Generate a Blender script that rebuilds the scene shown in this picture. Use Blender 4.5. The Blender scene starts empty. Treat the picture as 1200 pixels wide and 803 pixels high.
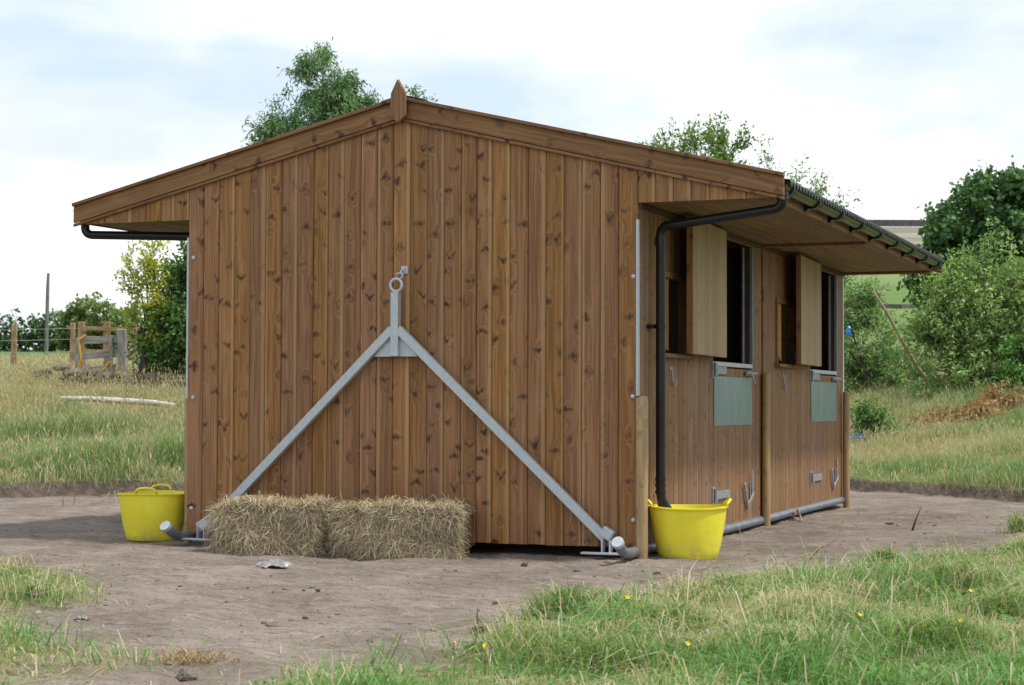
import bpy, bmesh, math, random
import numpy as np
from mathutils import Vector, Matrix, Quaternion

random.seed(7)
rng = np.random.default_rng(7)
R = math.radians
scene = bpy.context.scene
COL = scene.collection

# ------------------------------------------------------------------ camera
YAW, PITCH, ROLL = R(21.4226), R(1.8828), R(0.1924)
CAM = Vector((3.7728, -11.9969, 1.0738))
fw0 = Vector((-math.sin(YAW), math.cos(YAW), 0)); rt0 = Vector((math.cos(YAW), math.sin(YAW), 0)); up0 = Vector((0, 0, 1))
fw = fw0 * math.cos(PITCH) + up0 * math.sin(PITCH)
up1 = up0 * math.cos(PITCH) - fw0 * math.sin(PITCH)
rt = rt0 * math.cos(ROLL) + up1 * math.sin(ROLL)
up = up1 * math.cos(ROLL) - rt0 * math.sin(ROLL)
cd = bpy.data.cameras.new('camera'); cam = bpy.data.objects.new('camera', cd); COL.objects.link(cam)
cam.matrix_world = Matrix(((rt.x, up.x, -fw.x, CAM.x), (rt.y, up.y, -fw.y, CAM.y), (rt.z, up.z, -fw.z, CAM.z), (0, 0, 0, 1)))
cd.sensor_width = 36.0; cd.lens = 2123.76 / 1200 * 36; cd.clip_start = 0.1; cd.clip_end = 6000
cd.dof.use_dof = True; cd.dof.focus_distance = 12.6; cd.dof.aperture_fstop = 8.0
scene.camera = cam
scene.view_settings.view_transform = 'Standard'; scene.view_settings.look = 'None'
scene.view_settings.exposure = 0.10; scene.view_settings.gamma = 1.0

# ------------------------------------------------------------------ sky and sun
SUN_EL, SUN_AZ = R(62), R(8)          # azimuth from +x towards +y
to_sun = Vector((math.cos(SUN_EL) * math.cos(SUN_AZ), math.cos(SUN_EL) * math.sin(SUN_AZ), math.sin(SUN_EL)))
world = bpy.data.worlds.new('World'); scene.world = world; world.use_nodes = True
nt = world.node_tree; N = nt.nodes; L = nt.links
bg = N['Background']; bg.inputs['Strength'].default_value = 0.1
sky = N.new('ShaderNodeTexSky'); sky.sky_type = 'NISHITA'; sky.sun_disc = False
sky.sun_elevation = SUN_EL; sky.sun_rotation = R(90) - SUN_AZ
tc = N.new('ShaderNodeTexCoord')
mp = N.new('ShaderNodeMapping'); mp.inputs['Scale'].default_value = (2.2, 2.2, 6.0); mp.inputs['Location'].default_value = (3.1, .4, .35)
L.new(tc.outputs['Generated'], mp.inputs['Vector'])
cn = N.new('ShaderNodeTexNoise'); cn.inputs['Scale'].default_value = 1.7; cn.inputs['Detail'].default_value = 5; cn.inputs['Roughness'].default_value = .52
L.new(mp.outputs[0], cn.inputs['Vector'])
cr = N.new('ShaderNodeValToRGB'); cr.color_ramp.elements[0].position = .40; cr.color_ramp.elements[1].position = .60
L.new(cn.outputs['Fac'], cr.inputs['Fac'])
cn2 = N.new('ShaderNodeTexNoise'); cn2.inputs['Scale'].default_value = 2.4; cn2.inputs['Detail'].default_value = 4
L.new(mp.outputs[0], cn2.inputs['Vector'])
cc = N.new('ShaderNodeValToRGB')
cc.color_ramp.elements[0].position = .36; cc.color_ramp.elements[0].color = (8.5, 9.1, 9.9, 1)
cc.color_ramp.elements[1].position = .56; cc.color_ramp.elements[1].color = (11.8, 11.8, 11.8, 1)
L.new(cn2.outputs['Fac'], cc.inputs['Fac'])
thin = N.new('ShaderNodeMix'); thin.data_type = 'RGBA'; thin.inputs[0].default_value = .78   # veil of thin cloud over the blue
L.new(sky.outputs[0], thin.inputs[6]); thin.inputs[7].default_value = (8.0, 9.4, 10.8, 1)
mx = N.new('ShaderNodeMix'); mx.data_type = 'RGBA'
L.new(cr.outputs[0], mx.inputs[0]); L.new(thin.outputs[2], mx.inputs[6]); L.new(cc.outputs[0], mx.inputs[7])
L.new(mx.outputs[2], bg.inputs['Color'])
sl = bpy.data.lights.new('sun', 'SUN'); sl.energy = 3.4; sl.angle = R(3.0); sl.color = (1, .95, .87)
so = bpy.data.objects.new('sun', sl); COL.objects.link(so); so.rotation_euler = to_sun.to_track_quat('Z', 'Y').to_euler(); so.location = (0, 0, 20)

# ------------------------------------------------------------------ node helpers / materials
def new_mat(name):
    m = bpy.data.materials.new(name); m.use_nodes = True
    t = m.node_tree; b = t.nodes['Principled BSDF']
    return m, t, b
def nd(t, kind, **kw):
    n = t.nodes.new(kind)
    for k, v in kw.items(): setattr(n, k, v)
    return n
def val(t, sock, v):
    if hasattr(v, 'links') or isinstance(v, bpy.types.NodeSocket): t.links.new(v, sock)
    else: sock.default_value = v
def math_(t, op, a, b=0.0, c=0.0, clamp=False):
    n = nd(t, 'ShaderNodeMath', operation=op); n.use_clamp = clamp
    val(t, n.inputs[0], a); val(t, n.inputs[1], b); val(t, n.inputs[2], c)
    return n.outputs[0]
def mixc(t, f, a, b, mode='MIX'):
    n = nd(t, 'ShaderNodeMix', data_type='RGBA'); n.blend_type = mode
    val(t, n.inputs[0], f)
    for s, v in ((n.inputs[6], a), (n.inputs[7], b)):
        if isinstance(v, tuple): s.default_value = v + ((1,) if len(v) == 3 else ())
        else: t.links.new(v, s)
    return n.outputs[2]
def noise(t, vec, scale, detail=4, rough=.55, dist=0.0):
    n = nd(t, 'ShaderNodeTexNoise'); n.inputs['Scale'].default_value = scale
    n.inputs['Detail'].default_value = detail; n.inputs['Roughness'].default_value = rough; n.inputs['Distortion'].default_value = dist
    if vec is not None: t.links.new(vec, n.inputs['Vector'])
    return n.outputs['Fac']
def smooth(t, x, a, b):
    n = nd(t, 'ShaderNodeMapRange', interpolation_type='SMOOTHSTEP')
    val(t, n.inputs['Value'], x); n.inputs['From Min'].default_value = a; n.inputs['From Max'].default_value = b
    return n.outputs['Result']
def bump(t, b, h, strength, dist):
    n = nd(t, 'ShaderNodeBump'); n.inputs['Strength'].default_value = strength; n.inputs['Distance'].default_value = dist
    t.links.new(h, n.inputs['Height']); t.links.new(n.outputs[0], b.inputs['Normal'])
def combine(t, x, y, z):
    n = nd(t, 'ShaderNodeCombineXYZ'); val(t, n.inputs[0], x); val(t, n.inputs[1], y); val(t, n.inputs[2], z); return n.outputs[0]

def wood(name, dark, mid, light, sap, knot=(.05, .022, .011), knots=1.0, rough=.62, vary=.22):
    """softwood boards: grain runs along local z, knots, paler sapwood along one edge"""
    m, t, b = new_mat(name)
    tcn = nd(t, 'ShaderNodeTexCoord'); sep = nd(t, 'ShaderNodeSeparateXYZ'); t.links.new(tcn.outputs['Object'], sep.inputs[0])
    oi = nd(t, 'ShaderNodeObjectInfo'); rnd = oi.outputs['Random']
    s = math_(t, 'ADD', sep.outputs[0], sep.outputs[1]); z = sep.outputs[2]
    zr = math_(t, 'ADD', z, math_(t, 'MULTIPLY', rnd, 173.0))
    sr = math_(t, 'ADD', s, math_(t, 'MULTIPLY', rnd, 37.0))
    # knots: dark cores with wing-shaped smears to both sides
    wx = math_(t, 'MULTIPLY_ADD', noise(t, combine(t, math_(t, 'MULTIPLY', sr, 22.0), 0.0, math_(t, 'MULTIPLY', zr, 16.0)), 1.0, 2), .16, -.08)
    kx = math_(t, 'ADD', math_(t, 'MULTIPLY', sr, 7.0), wx); kper = math_(t, 'MULTIPLY_ADD', math_(t, 'FRACT', math_(t, 'MULTIPLY', rnd, 17.9)), 3.2, 2.9)
    kz = math_(t, 'ADD', math_(t, 'MULTIPLY', zr, kper), wx)
    vor = nd(t, 'ShaderNodeTexVoronoi', voronoi_dimensions='2D'); vor.inputs['Scale'].default_value = 1.0
    t.links.new(combine(t, kx, kz, 0.0), vor.inputs['Vector']); vor.inputs['Randomness'].default_value = .95
    d = vor.outputs['Distance']; sp = nd(t, 'ShaderNodeSeparateXYZ'); t.links.new(vor.outputs['Position'], sp.inputs[0])
    ddx = math_(t, 'SUBTRACT', kx, sp.outputs[0]); ddz = math_(t, 'SUBTRACT', kz, sp.outputs[1])
    sepc = nd(t, 'ShaderNodeSeparateColor'); t.links.new(vor.outputs['Color'], sepc.inputs[0])
    keep = math_(t, 'GREATER_THAN', sepc.outputs[0], .18)
    big = math_(t, 'MULTIPLY_ADD', sepc.outputs[1], .10, .035)
    core = math_(t, 'MULTIPLY', math_(t, 'SUBTRACT', 1.0, smooth(t, math_(t, 'DIVIDE', d, big), .55, 1.25)), keep)
    halo = math_(t, 'MULTIPLY', math_(t, 'SUBTRACT', 1.0, smooth(t, d, .05, .36)), keep)
    vis = smooth(t, math_(t, 'FRACT', math_(t, 'MULTIPLY', sepc.outputs[2], 5.7)), -.2, .55)
    vis = math_(t, 'MULTIPLY', vis, math_(t, 'MULTIPLY_ADD', math_(t, 'FRACT', math_(t, 'MULTIPLY', rnd, 43.1)), .55, .68))
    adx = math_(t, 'ABSOLUTE', math_(t, 'ADD', ddx, math_(t, 'MULTIPLY_ADD', sepc.outputs[1], .24, -.12)))
    ddz = math_(t, 'MULTIPLY', ddz, math_(t, 'DIVIDE', 5.0, kper))
    vz = math_(t, 'SUBTRACT', ddz, math_(t, 'MULTIPLY', adx, math_(t, 'MULTIPLY_ADD', sepc.outputs[2], 1.5, -.5)))
    wd_ = math_(t, 'SQRT', math_(t, 'ADD', math_(t, 'POWER', math_(t, 'DIVIDE', math_(t, 'SUBTRACT', adx, .12), .25), 2.0), math_(t, 'POWER', math_(t, 'DIVIDE', vz, .10), 2.0)))
    brk = smooth(t, noise(t, combine(t, math_(t, 'MULTIPLY', sr, 16.0), 7.0, math_(t, 'MULTIPLY', zr, 11.0)), 1.0, 3), .30, .50)
    wing = math_(t, 'MULTIPLY', math_(t, 'MULTIPLY', math_(t, 'SUBTRACT', 1.0, smooth(t, wd_, .15, 1.25)), keep), math_(t, 'MULTIPLY', vis, brk))
    # grain, swirling round the knots
    wob = math_(t, 'MULTIPLY', noise(t, combine(t, math_(t, 'MULTIPLY', sr, 5.0), 0.0, math_(t, 'MULTIPLY', zr, 1.6)), 1.0, 2), 2.6)
    g = math_(t, 'ADD', math_(t, 'ADD', math_(t, 'MULTIPLY', sr, 46.0), wob), math_(t, 'MULTIPLY', halo, 3.2))
    gr = noise(t, combine(t, g, 0.0, math_(t, 'MULTIPLY', zr, .9)), 1.0, 3, .6)
    fine = noise(t, combine(t, math_(t, 'MULTIPLY', sr, 260.0), 0.0, math_(t, 'MULTIPLY', zr, 5.0)), 1.0, 2, .6)
    blot = noise(t, combine(t, math_(t, 'MULTIPLY', sr, 9.0), 0.0, math_(t, 'MULTIPLY', zr, 2.2)), 1.0, 4, .6)
    c = mixc(t, smooth(t, gr, .36, .66), dark, mid)
    c = mixc(t, math_(t, 'MULTIPLY', smooth(t, blot, .5, .78), .6), c, light)
    c = mixc(t, math_(t, 'MULTIPLY', smooth(t, fine, .55, .75), .25), c, dark)
    # feathered dark grain round knots
    st = noise(t, combine(t, math_(t, 'ADD', math_(t, 'MULTIPLY', sr, 34.0), math_(t, 'MULTIPLY', halo, 3.0)), 3.0, math_(t, 'MULTIPLY', zr, 9.0)), 1.0, 4, .6)
    c = mixc(t, math_(t, 'MULTIPLY', math_(t, 'MULTIPLY', halo, smooth(t, st, .47, .64)), .35 * knots), c, knot)
    c = mixc(t, math_(t, 'MULTIPLY', math_(t, 'MULTIPLY', wing, smooth(t, st, .32, .52)), .9 * knots), c, knot)
    c = mixc(t, math_(t, 'MULTIPLY', core, math_(t, 'MULTIPLY_ADD', vis, .72 * knots, .14 * knots)), c, knot)
    # sapwood strip by UV.x (0..1 across the board)
    uv = nd(t, 'ShaderNodeUVMap'); uv.uv_map = 'across'; su = nd(t, 'ShaderNodeSeparateXYZ'); t.links.new(uv.outputs[0], su.inputs[0])
    edge = math_(t, 'ADD', su.outputs[0], math_(t, 'MULTIPLY_ADD', blot, .10, -.05))
    th = math_(t, 'MULTIPLY_ADD', math_(t, 'FRACT', math_(t, 'MULTIPLY', rnd, 7.31)), .30, .74)
    sm = smooth(t, math_(t, 'SUBTRACT', edge, th), -.03, .05)
    c = mixc(t, math_(t, 'MULTIPLY', sm, .50), c, sap)
    # board to board
    hs = nd(t, 'ShaderNodeHueSaturation')
    r2 = math_(t, 'FRACT', math_(t, 'MULTIPLY', rnd, 13.7)); r3 = math_(t, 'FRACT', math_(t, 'MULTIPLY', rnd, 29.3))
    val(t, hs.inputs['Value'], math_(t, 'MULTIPLY_ADD', r2, 2 * vary, 1 - vary)); val(t, hs.inputs['Hue'], math_(t, 'MULTIPLY_ADD', r3, .009, .4985))
    val(t, hs.inputs['Saturation'], math_(t, 'MULTIPLY_ADD', r3, .14, .90))
    t.links.new(c, hs.inputs['Color']); t.links.new(hs.outputs[0], b.inputs['Base Color'])
    b.inputs['Roughness'].default_value = rough; b.inputs['Specular IOR Level'].default_value = .25
    bump(t, b, math_(t, 'ADD', math_(t, 'MULTIPLY', gr, .5), math_(t, 'MULTIPLY', fine, .5)), .25, .004)
    return m

def plain(name, c1, c2=None, scale=8.0, rough=.6, metal=0.0, bumpy=0.0, spec=.5, detail=5, stretch=(1, 1, 1), lo=.35, hi=.65):
    m, t, b = new_mat(name)
    tcn = nd(t, 'ShaderNodeTexCoord'); mpn = nd(t, 'ShaderNodeMapping'); mpn.inputs['Scale'].default_value = stretch
    t.links.new(tcn.outputs['Object'], mpn.inputs['Vector'])
    oi = nd(t, 'ShaderNodeObjectInfo'); addv = nd(t, 'ShaderNodeVectorMath', operation='ADD'); t.links.new(mpn.outputs[0], addv.inputs[0])
    t.links.new(combine(t, math_(t, 'MULTIPLY', oi.outputs['Random'], 31.0), 0.0, math_(t, 'MULTIPLY', oi.outputs['Random'], 17.0)), addv.inputs[1])
    n1 = noise(t, addv.outputs[0], scale, detail, .6)
    c2 = c2 or tuple(x * .75 for x in c1)
    t.links.new(mixc(t, smooth(t, n1, lo, hi), c2, c1), b.inputs['Base Color'])
    b.inputs['Roughness'].default_value = rough; b.inputs['Metallic'].default_value = metal; b.inputs['Specular IOR Level'].default_value = spec
    if bumpy: bump(t, b, n1, .6, bumpy)
    return m

def leaf_mat(name, trans=.3, rough=.5, spec=.3):
    m, t, b = new_mat(name)
    a = nd(t, 'ShaderNodeAttribute'); a.attribute_name = 'Col'
    t.links.new(a.outputs['Color'], b.inputs['Base Color']); b.inputs['Roughness'].default_value = rough; b.inputs['Specular IOR Level'].default_value = spec
    tr = nd(t, 'ShaderNodeBsdfTranslucent'); bright = mixc(t, 1.0, a.outputs['Color'], (1.0, 1.15, .55), 'MULTIPLY'); t.links.new(bright, tr.inputs['Color'])
    ms = nd(t, 'ShaderNodeMixShader'); ms.inputs[0].default_value = trans
    t.links.new(b.outputs[0], ms.inputs[1]); t.links.new(tr.outputs[0], ms.inputs[2]); t.links.new(ms.outputs[0], t.nodes['Material Output'].inputs['Surface'])
    return m

M = {}
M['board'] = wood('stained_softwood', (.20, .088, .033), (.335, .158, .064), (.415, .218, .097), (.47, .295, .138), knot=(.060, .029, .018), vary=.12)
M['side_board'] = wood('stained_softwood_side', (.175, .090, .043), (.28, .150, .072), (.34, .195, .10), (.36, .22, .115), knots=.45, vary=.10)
M['trim'] = wood('stained_trim', (.165, .078, .034), (.27, .132, .058), (.34, .18, .082), (.3, .15, .066), knot=(.06, .03, .018), knots=1.1, vary=.10)
M['inner_board'] = wood('untreated_board', (.31, .215, .115), (.38, .275, .155), (.42, .31, .185), (.4, .29, .165), knot=(.24, .14, .07), knots=.35, vary=.11)
M['soffit'] = wood('soffit_board', (.17, .105, .045), (.255, .165, .075), (.29, .19, .09), (.3, .2, .095), knots=.4, vary=.14)
M['dark_board'] = wood('dark_lining', (.05, .03, .018), (.09, .055, .032), (.12, .07, .04), (.1, .06, .03), knots=.4)  # one dark brown wood for lining, floor, bearer and far jambs
M['post'] = wood('round_post', (.30, .19, .085), (.42, .29, .14), (.50, .36, .19), (.5, .36, .19), knot=(.22, .12, .05), knots=.5, vary=.1)
M['shutter'] = wood('orange_board', (.42, .21, .08), (.56, .30, .12), (.6, .35, .16), (.6, .35, .16), knots=.4)
M['grey_wood'] = plain('grey_weathered_wood', (.36, .345, .315), (.20, .185, .16), 4, .85, stretch=(6, 6, 1), bumpy=.004)
M['brown_wood'] = plain('brown_fence_wood', (.42, .28, .15), (.24, .14, .075), 4, .8, stretch=(6, 6, 1), bumpy=.004)
M['galv'] = plain('galvanised_steel', (.50, .54, .585), (.445, .485, .53), 40, .45, .30, lo=.40, hi=.60, detail=2)
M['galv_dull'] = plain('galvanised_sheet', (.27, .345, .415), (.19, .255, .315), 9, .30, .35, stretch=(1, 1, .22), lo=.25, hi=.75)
M['galv_worn'] = plain('worn_galvanised_fitting', (.36, .385, .41), (.25, .27, .29), 30, .5, .35)
M['pipe_grey'] = plain('galvanised_tube', (.215, .245, .285), (.15, .17, .20), 14, .4, .3)
M['black_plastic'] = plain('black_plastic', (.009, .009, .011), (.006, .006, .007), 5, .36, spec=.4)
M['gutter'] = plain('gutter_reflected_green', (.036, .052, .022), (.022, .033, .014), 6, .28, spec=.5)  # black plastic; green reflected off the grass is put into the colour
M['roof'] = plain('dark_roof_sheet', (.018, .024, .021), (.011, .015, .013), 6, .5)
def tub_plastic():
    m, t, b = new_mat('yellow_tub_plastic'); tcn = nd(t, 'ShaderNodeTexCoord'); P = tcn.outputs['Object']
    sep = nd(t, 'ShaderNodeSeparateXYZ'); t.links.new(P, sep.inputs[0])
    c = mixc(t, smooth(t, noise(t, P, 4, 4), .35, .65), (.80, .70, .04), (.88, .79, .055))
    n1 = noise(t, P, 11, 6, .7); low = math_(t, 'SUBTRACT', 1.0, smooth(t, sep.outputs[2], .0, .17))
    c = mixc(t, math_(t, 'MULTIPLY', math_(t, 'MULTIPLY', low, smooth(t, n1, .42, .66)), .55), c, (.36, .28, .19))
    c = mixc(t, math_(t, 'MULTIPLY', smooth(t, noise(t, P, 38, 3, .7), .60, .72), .30), c, (.45, .37, .20))
    t.links.new(c, b.inputs['Base Color']); val(t, b.inputs['Roughness'], math_(t, 'MULTIPLY_ADD', n1, .25, .30)); b.inputs['Specular IOR Level'].default_value = .4
    bump(t, b, n1, .08, .006); return m
M['yellow'] = tub_plastic()
M['hay_core'] = plain('hay_core', (.27, .20, .115), (.13, .092, .05), 26, .9, bumpy=.02, stretch=(1, 1, 1))
M['stone'] = plain('gritstone', (.24, .205, .17), (.10, .083, .068), 7, .9, bumpy=.02)
M['pale_stone'] = plain('pale_stone', (.36, .31, .26), (.22, .185, .15), 8, .9, bumpy=.01)
M['clod'] = plain('dark_clod', (.10, .078, .060), (.055, .042, .033), 9, .95, bumpy=.02)
M['bark'] = plain('bark', (.10, .078, .055), (.045, .035, .026), 6, .9, stretch=(5, 5, 1), bumpy=.01)
M['dead_wood'] = plain('dead_branch_wood', (.33, .24, .155), (.18, .125, .08), 5, .85, stretch=(5, 5, 1), bumpy=.006)
M['pale_log'] = plain('bleached_log', (.62, .585, .52), (.36, .325, .27), 4, .85, stretch=(2, 2, 8), bumpy=.006)
M['plastic_film'] = plain('crumpled_film', (.36, .35, .36), (.20, .19, .19), 9, .3, spec=.6)
M['blue'] = plain('blue_plastic', (.03, .26, .62), (.02, .2, .5), 4, .4)
M['hose'] = plain('yellow_hose', (.62, .36, .03), (.5, .27, .02), 4, .45)
M['wire'] = plain('fence_wire', (.42, .42, .42), (.3, .3, .3), 4, .5, .3)
M['pole'] = plain('grey_pole', (.20, .19, .185), (.12, .115, .11), 4, .85, stretch=(6, 6, 1))
M['twine'] = plain('orange_twine', (.6, .28, .08), (.45, .2, .06), 9, .7)
M['far_wall'] = plain('far_stone_wall', (.10, .092, .082), (.06, .055, .05), .7, .9)
M['leaf'] = leaf_mat('leaf'); M['grass'] = leaf_mat('grass_blade', .35, .55, .2); M['straw'] = leaf_mat('hay_straw', .12, .6, .25)
M['petal'] = plain('buttercup_petal', (.82, .62, .01), (.75, .52, .01), 4, .35)

# ------------------------------------------------------------------ object helpers
def wm(o):
    m = o.matrix_basis.copy()
    if o.parent: m = wm(o.parent) @ o.matrix_parent_inverse @ m
    return m
def link(o, parent=None):
    COL.objects.link(o)
    if parent is not None:
        o.parent = parent; o.matrix_parent_inverse = wm(parent).inverted()
    return o
def tag(o, label, cat, group=None, kind=None):
    o['label'] = label; o['category'] = cat
    if group: o['group'] = group
    if kind: o['kind'] = kind
    return o
def empty(name, loc, label, cat, group=None, rz=0.0):
    o = bpy.data.objects.new(name, None); o.location = loc; o.rotation_euler = (0, 0, rz); o.empty_display_size = .2
    COL.objects.link(o); return tag(o, label, cat, group)
def bm_obj(name, bm, mat, parent=None, smooth_=False, mw=None):
    bmesh.ops.recalc_face_normals(bm, faces=bm.faces)
    me = bpy.data.meshes.new(name); bm.to_mesh(me); bm.free()
    me.materials.append(M[mat] if isinstance(mat, str) else mat)
    if smooth_: me.polygons.foreach_set('use_smooth', [True] * len(me.polygons))
    o = bpy.data.objects.new(name, me)
    if mw is not None: o.matrix_basis = mw
    return link(o, parent)
def add_prism(bm, ring0, ring1, cap=True):
    a = [bm.verts.new(p) for p in ring0]; b = [bm.verts.new(p) for p in ring1]; n = len(a)
    for i in range(n): bm.faces.new((a[i], a[(i + 1) % n], b[(i + 1) % n], b[i]))
    if cap: bm.faces.new(a[::-1]); bm.faces.new(b)
def add_box(bm, lo, hi, ch=0.0):
    """box with its long vertical/other edges chamfered when ch > 0"""
    g = bmesh.ops.create_cube(bm, size=1.0)
    for v in g['verts']:
        v.co = Vector([(lo[i] + hi[i]) / 2 + v.co[i] * (hi[i] - lo[i]) for i in range(3)])
    if ch:
        es = list({e for v in g['verts'] for e in v.link_edges})
        bmesh.ops.bevel(bm, geom=es, offset=ch, segments=1, affect='EDGES')
def box(name, lo, hi, mat, parent=None, ch=0.003):
    """box object whose origin is its centre"""
    c = Vector([(a + b) / 2 for a, b in zip(lo, hi)]); h = Vector([(b - a) / 2 for a, b in zip(lo, hi)])
    bm = bmesh.new(); add_box(bm, -h, h, ch); return bm_obj(name, bm, mat, parent, mw=Matrix.Translation(c))
def frame_z(p0, p1, side):
    z = (Vector(p1) - Vector(p0)).normalized(); y = Vector(side); y = (y - z * y.dot(z)).normalized(); x = y.cross(z)
    m = Matrix((x, y, z)).transposed().to_4x4(); m.translation = Vector(p0); return m
def beam(name, p0, p1, w, t, mat, parent=None, side=(0, -1, 0), ch=.003):
    """bar from p0 to p1 along its local z; t thick along `side`, w wide across it"""
    ln = (Vector(p1) - Vector(p0)).length
    bm = bmesh.new(); add_box(bm, (-w / 2, -t / 2, 0), (w / 2, t / 2, ln), ch)
    return bm_obj(name, bm, mat, parent, mw=frame_z(p0, p1, side))
def add_tube(bm, pts, r, seg=10, cap=True, closed=False):
    pts = [Vector(p) for p in pts]; n = len(pts)
    rs = r if hasattr(r, '__len__') else [r] * n
    rings = []; prev = None
    for i, p in enumerate(pts):
        if closed: d = pts[(i + 1) % n] - pts[i - 1]
        else: d = pts[min(i + 1, n - 1)] - pts[max(i - 1, 0)]
        d.normalize()
        if prev is None:
            a = Vector((0, 0, 1)) if abs(d.z) < .9 else Vector((1, 0, 0)); x = d.cross(a).normalized()
        else: x = (prev - d * prev.dot(d)).normalized()
        prev = x; y = d.cross(x)
        rings.append([bm.verts.new(p + (x * math.cos(k * 2 * math.pi / seg) + y * math.sin(k * 2 * math.pi / seg)) * rs[i]) for k in range(seg)])
    for i in range(n if closed else n - 1):
        A, B = rings[i], rings[(i + 1) % n]
        for k in range(seg): bm.faces.new((A[k], A[(k + 1) % seg], B[(k + 1) % seg], B[k]))
    if cap and not closed: bm.faces.new(rings[0][::-1]); bm.faces.new(rings[-1])
def tube(name, pts, r, mat, parent=None, seg=10, smooth_=True, closed=False):
    bm = bmesh.new(); add_tube(bm, pts, r, seg, closed=closed); o = bm_obj(name, bm, mat, parent, smooth_)
    if smooth_: sharp(o)
    return o
def sharp(o, ang=40):
    try: o.data.set_sharp_from_angle(angle=R(ang))
    except Exception: pass
def bend(pts, rad=.06, n=5):
    """round the corners of a polyline"""
    pts = [Vector(p) for p in pts]; out = [pts[0]]
    for i in range(1, len(pts) - 1):
        a = (pts[i - 1] - pts[i]).normalized(); b = (pts[i + 1] - pts[i]).normalized()
        p, q = pts[i] + a * rad, pts[i] + b * rad
        for k in range(n + 1):
            t = k / n; out.append(p * (1 - t) ** 2 + pts[i] * 2 * t * (1 - t) + q * t * t)
    return out + [pts[-1]]
def copy_tree(o, parent=None):
    c = o.copy(); COL.objects.link(c)
    if parent: c.parent = parent
    for ch in list(o.children): copy_tree(ch, c)
    return c

# ------------------------------------------------------------------ site axes and terrain
rt2 = np.array([rt0.x, rt0.y]); fw2 = np.array([fw0.x, fw0.y]); C2 = np.array([CAM.x, CAM.y])
def XY(u, v):
    u = np.asarray(u, float); v = np.asarray(v, float)
    return C2[0] + u * rt2[0] + v * fw2[0], C2[1] + u * rt2[1] + v * fw2[1]
def UV(x, y):
    dx, dy = np.asarray(x) - C2[0], np.asarray(y) - C2[1]
    return dx * rt2[0] + dy * rt2[1], dx * fw2[0] + dy * fw2[1]
_tab = np.random.default_rng(3).random((256, 256))
def vnoise(x, y):
    xi = np.floor(x).astype(int); yi = np.floor(y).astype(int); fx = x - xi; fy = y - yi
    fx = fx * fx * (3 - 2 * fx); fy = fy * fy * (3 - 2 * fy)
    a = _tab[xi % 256, yi % 256]; b = _tab[(xi + 1) % 256, yi % 256]; c = _tab[xi % 256, (yi + 1) % 256]; d = _tab[(xi + 1) % 256, (yi + 1) % 256]
    return (a * (1 - fx) + b * fx) * (1 - fy) + (c * (1 - fx) + d * fx) * fy
def fbm(x, y, o=4):
    s = 0; a = .5; t = 0
    for i in range(o):
        s = s + a * vnoise(x * 2 ** i + 17 * i, y * 2 ** i + 31 * i); t += a; a *= .5
    return s / t
def sstep(a, b, x):
    t = np.clip((x - a) / (b - a), 0, 1); return t * t * (3 - 2 * t)
BU = np.array([-40, -12, -6.3, -4, 0, 3.4, 4.24, 5.0, 5.65, 7, 10, 14, 40]); BV = np.array([18, 19.2, 19.7, 20.4, 24, 25, 22.8, 21.3, 20.0, 17.0, 13.5, 11, 9.])
def bank_d(u, v):
    return (v - np.interp(u, BU, BV) + (fbm(u * .7, v * .7, 3) - .5) * .9) * np.where(u > 3.6, .75, 1.0)
FU = np.array([-1.1, -.66, -.15, 0, .18, .63, 1.18, 1.79, 2.4, 3, 3.8, 8]); FV = np.array([6.4, 6.9, 7.8, 8.5, 9.35, 10.2, 10.8, 11.4, 12.1, 12.5, 13.2, 16.])
LV = np.array([3, 6, 6.85, 7.7, 8.3, 8.6, 9.1, 9.4, 9.9, 11.5, 12.7, 14, 20]); LU = np.array([-.9, -1.25, -1.45, -1.7, -2.15, -2.6, -2.7, -2.45, -2.42, -3.05, -3.7, -4.6, -8])
def grass_near(u, v):
    """signed cover of the trodden grass in front: > 0 inside"""
    n = (fbm(u * 1.6 + 5, v * 1.6, 4) - .5) * 1.45
    a = (np.interp(u, FU, FV) - v) * np.where(u > -1.1, 1, 0) + np.where(u <= -1.1, -.5 + (6.6 - v), 0)
    b = np.interp(v, LV, LU) - u
    return np.maximum(a, b * 1.2) + n * 1.1
def height(u, v):
    d = bank_d(u, v)
    t = u / np.maximum(v, 1)
    wr = sstep(-.02, .14, t)
    far = np.maximum(d, 0)
    zl = .079 * np.minimum(far, 15) + .037 * np.clip(far - 15, 0, 75) + .004 * np.clip(far - 87, 0, 400)
    zr = .0036 * np.minimum(far, 16) ** 2 + np.interp(v, [40, 200, 350, 450, 800, 3000], [0, 10, 25, 36, 79, 79])
    z = sstep(-.03, .20, d) * .14 + zl * (1 - wr) + zr * wr
    wild = sstep(.2, 2.5, d)
    z = z + (fbm(u * .35, v * .35, 3) - .5) * .30 * wild
    pad = 1 - wild
    near = sstep(40, 30, v)
    z = z + pad * ((fbm(u * .9 + 3, v * .9, 3) - .5) * .06 + (fbm(u * 4.2, v * 5.5, 4) - .5) * .05 + (np.abs(fbm(u * 9 + 40, v * 13, 3) - .5) * -.05 + .006) * sstep(15, 12, v)) * near
    z = z + sstep(-.2, .6, grass_near(u, v)) * .05 * sstep(16, 12, v)
    bx, by = XY(u, v)          # level under the stable
    near_b = sstep(1.2, .1, np.maximum(np.maximum(-3.7 - bx, bx - .2), np.maximum(-.2 - by, by - 7.5)))
    z = z - near_b * .012
    return z
def gz(u, v): return float(height(np.array([float(u)]), np.array([float(v)]))[0])
def W(u, v, dz=0.0):
    x, y = XY(u, v); return Vector((float(x), float(y), gz(u, v) + dz))
def A(u, v, z):
    x, y = XY(u, v); return Vector((float(x), float(y), z))
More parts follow.
